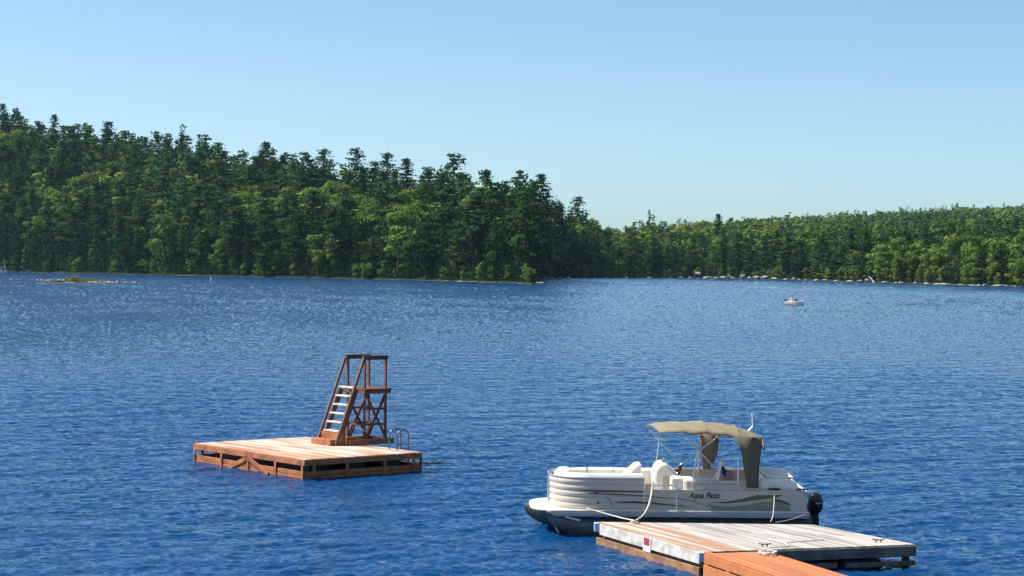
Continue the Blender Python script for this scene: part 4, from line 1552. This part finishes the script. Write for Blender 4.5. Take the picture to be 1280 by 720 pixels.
rows = [[canopy_pt(i / 44, -1 + 2 * j / 26) for j in range(27)] for i in range(45)]
can = MB().grid(rows).build('canopy', 'canvas', boat, smooth=True, solid=.02)
pp_ = MB()
for s in (0.005, .44, .75, .99):
    q = [Vector(canopy_pt(s, w)) for w in np.linspace(-.98, .98, 19)]
    pp_.tube([p + Vector((0, 0, .016 if s > .01 else 0)) for p in q], .028 if s < .01 else .014, 7)
pp_.build('canopy_seam', 'canvas', can, smooth=True)


def c654(x, y):
    return 800 + x / 6.54, 515 + y / 6.54


def curtain(px, y, bow, cloth='canvas'):
    n_ = len(px) // 2
    lft = px[:n_]
    rgt = px[n_:][::-1]
    rows = []
    for i in range(n_):
        a, b = Vector(BL(*c654(*lft[i]), y)), Vector(BL(*c654(*rgt[i]), y))
        rows.append([a.lerp(b, t) + Vector((0, bow * math.sin(math.pi * t) + .02 * math.sin(t * 9 + i), 0)) for t in np.linspace(0, 1, 9)])
    MB().grid(rows).build('side_curtain', cloth, can, smooth=True, solid=.015)


curtain([(762, 200), (815, 290), (835, 360), (852, 470), (865, 560), (872, 618), (968, 622), (968, 560), (972, 470), (982, 370), (992, 300), (1000, 205)], -1.215, -.05, 'shaded_canvas')
curtain([(486, 172), (495, 300), (500, 400), (512, 470), (522, 502), (560, 470), (612, 400), (632, 350), (640, 280), (652, 180)], 1.18, .04, 'sunlit_canvas')

def ftube(a, b, y, r_=.016, y2=None):
    MB().tube([BL(*c654(*a), y), BL(*c654(*b), y if y2 is None else y2)], r_, 8).build('canopy_strut', 'alu', boat, smooth=True)


ftube((372, 198), (645, 495), -1.21)
ftube((610, 222), (330, 432), -1.21, .019)
ftube((468, 318), (428, 600), -1.21, .018)
ftube((480, 330), (475, 520), 1.15)
ftube((78, 140), (325, 425), 1.15, .013)
ftube((190, 155), (148, 212), 1.15, .022)
ftube((160, 240), (130, 425), 1.15, .018)
ftube((640, 490), (570, 590), -1.21)
ftube((802, 400), (802, 600), -1.21, .02)
ftube((520, 215), (560, 262), 1.15)
# stern light
a = BL(941, 536, .9)
MB().tube([a + Vector((-.12, 0, -.08)), a + Vector((0, 0, .06))], .03, 8).tube([a + Vector((0, 0, .05)), a + Vector((-.02, 0, .40))], .014, 8).build('stern_light', 'white', boat, smooth=True)
MB().tube([a + Vector((-.12, 0, -.08)), (a.x - .2, .98, 1.40)], .012, 6).build('light_pole', 'alu', boat, smooth=True)
# flag, hanging loosely from a short staff
fl0 = BL(*c654(660, 440), -.55)
fq = MB()
nr_, nc_ = 13, 12
dirx, dirz = Vector((.34, 0, -.22)), Vector((-.03, 0, -.33))
rows = []
for i in range(nr_ + 1):
    rows.append([fl0 + dirx * (j / nc_) + dirz * (i / nr_) + Vector((0, .035 * math.sin(j / nc_ * 9 + i * .12) * (j / nc_), .02 * math.sin(j * .9))) for j in range(nc_ + 1)])
fq.grid(rows)
fq.mi = [(2 if (i < 7 and j < 5) else (0 if i % 2 == 0 else 1)) for i in range(nr_) for j in range(nc_)]
fg = fq.build('flag', ['flag_red', 'flag_white', 'flag_blue'], boat, fix=False)
MB().tube([fl0 + Vector((0, 0, .05)), fl0 + Vector((.02, 0, -.42))], .012, 6).build('flag_staff', 'alu', fg, smooth=True)

# ------------------------------------------------------------------ floating dock
ZK = 0.50
KL, KF, KR, KB = P(748, 652.5, ZK), P(881, 690, ZK), P(1143.6, 680.5, ZK), P(1017, 656, ZK)
print('dock', KL, KF, KR, KB)
DO = (KL + KF + KR + KB) / 4
DO.z = 0
dock = thing('floating_dock', 'weathered grey plank floating dock with white left fascia beside the pontoon boat', 'dock', DO)


def DQ(s, t, z):                            # s from left to right edge, t from back to front
    a = KL.lerp(KF, t)
    b = KB.lerp(KR, t)
    q = a.lerp(b, s)
    q.z = z
    return q


pl1, pl2 = MB(), MB()
n = 34
for i in range(n):
    s0, s1 = i / n + .0012, (i + 1) / n - .0012
    tgt = pl2 if i < 8 else pl1
    za = ZK + rr.uniform(0, .006)
    cuts = [0, 1] if rr.random() < .3 else [0, rr.uniform(.35, .65), 1]
    for c in range(len(cuts) - 1):
        t0, t1 = cuts[c] + (.0015 if c else 0), cuts[c + 1]
        tn = 0.001 + rr.uniform(-.15, .15)
        tgt.hexa([DQ(s0, t1, ZK - .035), DQ(s1, t1, ZK - .035), DQ(s1, t0, ZK - .035), DQ(s0, t0, ZK - .035), DQ(s0, t1, za), DQ(s1, t1, za), DQ(s1, t0, za), DQ(s0, t0, za)], tint=tn)
pl1.build('deck', 'dock_deck', dock, off=DO)
tag(pl2.build('painted_deck_strip', 'dock_paint', dock, off=DO), 'brown painted deck strip worn through to pale wood')


def side(name, sa, ta, sb_, tb, z0_, z1_, out, th, matname):
    a, b = DQ(sa, ta, 0), DQ(sb_, tb, 0)
    d = (b - a).normalized()
    nrm = Vector((d.y, -d.x, 0))
    p = a + nrm * out
    q = b + nrm * out
    mbx = MB()
    mbx.hexa([Vector((*v.xy, z)) for z in (z0_, z1_) for v in (p, q, q + nrm * th, p + nrm * th)])
    return mbx.build(name, matname, dock, off=DO, bevel=.006)


# left (facing the sun), front, right, back; the outward normal is to the right of the direction of travel
side('white_fascia', 0, .03, 0, .97, ZK - .27, ZK - .03, .004, .04, 'white_wood')
MBx = side('lower_beam', 0, 0.0, 0, .97, -.10, .155, .004, .05, 'beam')
side('inner_joist', 0, 0.01, 0, .99, .12, ZK - .05, -.09, .03, 'grey_dark')
side('front_fascia', 1, 1, 0, 1, ZK - .25, ZK - .03, -.045, .04, 'grey_dark')
side('right_fascia', 1, 0, 1, 1, ZK - .25, ZK - .03, -.045, .04, 'grey_dark')
side('back_fascia', 1, 0, 0, 0, ZK - .25, ZK - .03, .004, .04, 'grey_dark')
side('lower_beam', .62, 1, 0, 1, .06, .18, -.045, .04, 'grey_dark')
side('lower_beam', 1, 1, .66, 1, .06, .16, -.045, .04, 'grey_dark')
for s_, t_ in ((.03, .97), (.5, .97), (.97, .97), (.97, .04), (.03, .04)):
    q = DQ(s_, t_, 0)
    MB().box(q.x - .07, q.x + .07, q.y - .07, q.y + .07, -.8, ZK - .06).build('post', 'float', dock, off=DO)
fl = MB()
for s_ in (.12, .40, .66):
    a_, b_, c_, d_ = DQ(s_, .96, 0), DQ(s_ + .2, .96, 0), DQ(s_ + .2, .04, 0), DQ(s_, .04, 0)
    fl.hexa([Vector((*v.xy, z)) for z in (-.2, .19) for v in (a_, b_, c_, d_)])
fl.build('float', 'float', dock, off=DO, bevel=.04)
for t_ in (0.0, .985):
    q = DQ(0, t_, 0)
    MB().box(q.x - .10, q.x + .03, q.y - .07, q.y + .07, ZK - .22, ZK - .01).build('corner_bumper', 'bumper', dock, off=DO, bevel=.02)
# red and white plate hung over the white fascia
pu0, pu1 = (DQ(0, .472, 0)), (DQ(0, .54, 0))
d = (pu1 - pu0).normalized()
nr = Vector((d.y, -d.x, 0))
if nr.x > 0:
    nr = -nr
pls = MB()
pls.hexa([Vector((*(v + nr * o_).xy, z)) for z in (ZK - .33, ZK - .03) for v, o_ in ((pu0, .05), (pu1, .05), (pu1, .065), (pu0, .065))])
sgn = pls.build('sign_plate', 'white', dock, off=DO)
k0, k1 = pu0.lerp(pu1, .12), pu0.lerp(pu1, .88)
MB().hexa([Vector((*(v + nr * o_).xy, z)) for z in (ZK - .19, ZK - .03) for v, o_ in ((k0, .0665), (k1, .0665), (k1, .072), (k0, .072))]).build('red_panel', 'red', sgn, off=DO)

def dock_cleat(u, v):
    q = P(u, v, ZK + .006)
    MB().tube([q + Vector((-.13, .02, .06)), q + Vector((-.05, 0, .05)), q + Vector((.05, 0, .05)), q + Vector((.13, .02, .06))], .012, 8).tube([q + Vector((-.05, 0, 0)), q + Vector((-.05, 0, .05))], .014, 6).tube([q + Vector((.05, 0, 0)), q + Vector((.05, 0, .05))], .014, 6).build('cleat', 'charcoal', dock, off=DO, smooth=True)


dock_cleat(956, 683.2)
dock_cleat(1098, 677.8)
dock_cleat(793, 652.5)


# ------------------------------------------------------------------ gangway
ZG = 0.56
GA, GB_, GC, GD = P(881.5, 692, ZG), P(958, 689.5, ZG), P(1065, 720, ZG), P(962, 720, ZG)
dg_ = ((GD - GA).normalized() + (GC - GB_).normalized()).normalized()
sg_ = Vector((-dg_.y, dg_.x, 0))
wg = abs((GB_ - GA).dot(sg_))
GO = GA.copy()
GO.z = 0
gw = thing('gangway', 'orange brown stained wooden gangway running from the grey dock towards the viewer', 'gangway', GO, math.atan2(dg_.y, dg_.x))
# local x along the gangway, y to its left (the right-hand edge in the picture)
GLn = 9.0
print('gangway width', wg)
skew = (GB_ - GA).dot(dg_)
gd = MB()
nb = 7
for i in range(nb):
    y0_, y1_ = i * wg / nb + .003, (i + 1) * wg / nb - .003
    xa, xb = skew * i / nb, skew * (i + 1) / nb
    gd.hexa([(xa, y0_, ZG - .03), (GLn, y0_, ZG - .03), (GLn, y1_, ZG - .03), (xb, y1_, ZG - .03), (xa, y0_, ZG), (GLn, y0_, ZG + .001 * (i % 3)), (GLn, y1_, ZG + .001 * (i % 3)), (xb, y1_, ZG)], tint=0.001 + rr.uniform(-.12, .12))
gd.build('deck', 'orange_deck', gw)
kb = MB()
kb.box(.02, GLn, -.02, .11, ZG + .003, ZG + .03)
kb.build('edge_board', 'orange', gw, bevel=.006)
for y_, nm in ((-.045, 0), (wg + .005, 1)):
    MB().box(.04 + skew * nm, GLn, y_, y_ + .04, ZG - .19, ZG - .004).build('side_board', 'orange', gw, bevel=.006)
    MB().box(.0 + skew * nm, GLn, y_, y_ + .04, -.02, ZG - .225).build('lower_board', 'orange', gw, bevel=.006)
    for k in range(9):
        MB().box(.04 + skew * nm + k * 1.0, .2 + skew * nm + k * 1.0, y_ + (.006 if nm == 0 else -.002), y_ + (.04 if nm == 0 else .036), ZG - .226, ZG - .189).build('spacer', 'orange', gw)
MB().box(.3 + max(skew, 0), GLn, .08, wg - .05, -.1, ZG - .05).build('float', 'float', gw)
hq = MB()
hp = P(880, 688.5, ZK + .01)
for k in (.12, wg - .1):
    hq.box(-.16 + skew * k / wg, .06 + skew * k / wg, k - .03, k + .03, ZG + .004, ZG + .012)
hq.build('hinge', 'grey_dark', gw)


# ------------------------------------------------------------------ ropes
def rope(name, label, pts, r_=.018, group='mooring lines of the pontoon boat'):
    pts = [Vector(p) for p in pts]
    out = []
    for i in range(len(pts) - 1):           # Catmull-Rom
        p0, p1, p2, p3 = pts[max(0, i - 1)], pts[i], pts[i + 1], pts[min(len(pts) - 1, i + 2)]
        for k in range(8):
            t = k / 8
            out.append(0.5 * ((2 * p1) + (p2 - p0) * t + (2 * p0 - 5 * p1 + 4 * p2 - p3) * t * t + (3 * p1 - p0 - 3 * p2 + p3) * t ** 3))
    out.append(pts[-1])
    o = MB().tube(out, r_, 7).build(name, 'rope', smooth=True, off=out[0])
    o.location = out[0]
    return tag(o, label, 'rope', group)


ck = P(793, 652, ZK + .05)
rope('mooring_line', 'thick pale rope sagging from the boat side gate to the dock cleat', [PY(816, 603, 47.18), PY(814.5, 617, 47.1), PY(810, 634, 46.8), PY(803, 645, 46.4), ck + Vector((0.02, 0, .02)), ck + Vector((-.08, -.06, 0)), ck + Vector((.1, -.05, -.02))], .021)
rope('mooring_line', 'pale rope stretched low along the bow from deck to dock cleat', [PY(733, 635.5, 47.16), PY(752, 640.5, 46.95), PY(775, 647, 46.5), ck + Vector((-.02, .01, .03))], .014)
rope('mooring_line', 'thin rope hanging from the stern cleat down to the dock', [PY(968, 613.8, 47.24), PY(967.5, 630, 46.9), PY(966, 645, 46.5), PY(963, 652.5, 46.1)], .009)
rope('mooring_line', 'thin rope slanting from the stern corner to the dock beside the motor', [PY(1010, 641.5, 47.1), PY(990, 649, 46.5), PY(970, 653, 46.1)], .008)
cq = P(960, 692, ZG + .03)
co_ = [cq + Vector((.16 * math.cos(a) * (1 + .25 * math.sin(3 * a)), .22 * math.sin(a) * (1 + .2 * math.cos(2 * a)), .02 * (k % 3))) for k, a in enumerate(np.linspace(0, 15, 26))]
rope('rope_heap', 'small loose heap of pale rope where gangway meets dock', co_, .018, None)
rope('slack_rope', 'thin slack rope lying across the grey dock planks', [P(962, 684, ZK + .015), P(985, 682.5, ZK + .02), P(983, 678.5, ZK + .02), P(1010, 676, ZK + .02), P(1030, 674.5, ZK + .02)], .012, None)

# ------------------------------------------------------------------ air
HAZE = 0.000024
if HAZE:
    hz = MB().box(-3600, 3600, -3600, 4600, -10, 190).build('haze', 'soil')
    hm = bpy.data.materials.new('summer_haze')
    hm.use_nodes = True
    hn = hm.node_tree
    hn.nodes.remove(hn.nodes['Principled BSDF'])
    pv = hn.nodes.new('ShaderNodeVolumePrincipled')
    pv.inputs['Color'].default_value = (0.45, 0.74, 1.0, 1)
    pv.inputs['Density'].default_value = HAZE
    pv.inputs['Anisotropy'].default_value = 0.2
    hn.links.new(pv.outputs[0], hn.nodes['Material Output'].inputs['Volume'])
    hz.data.materials.clear()
    hz.data.materials.append(hm)
    tag(hz, 'thin pale blue summer haze over the lake', 'haze', kind='stuff')
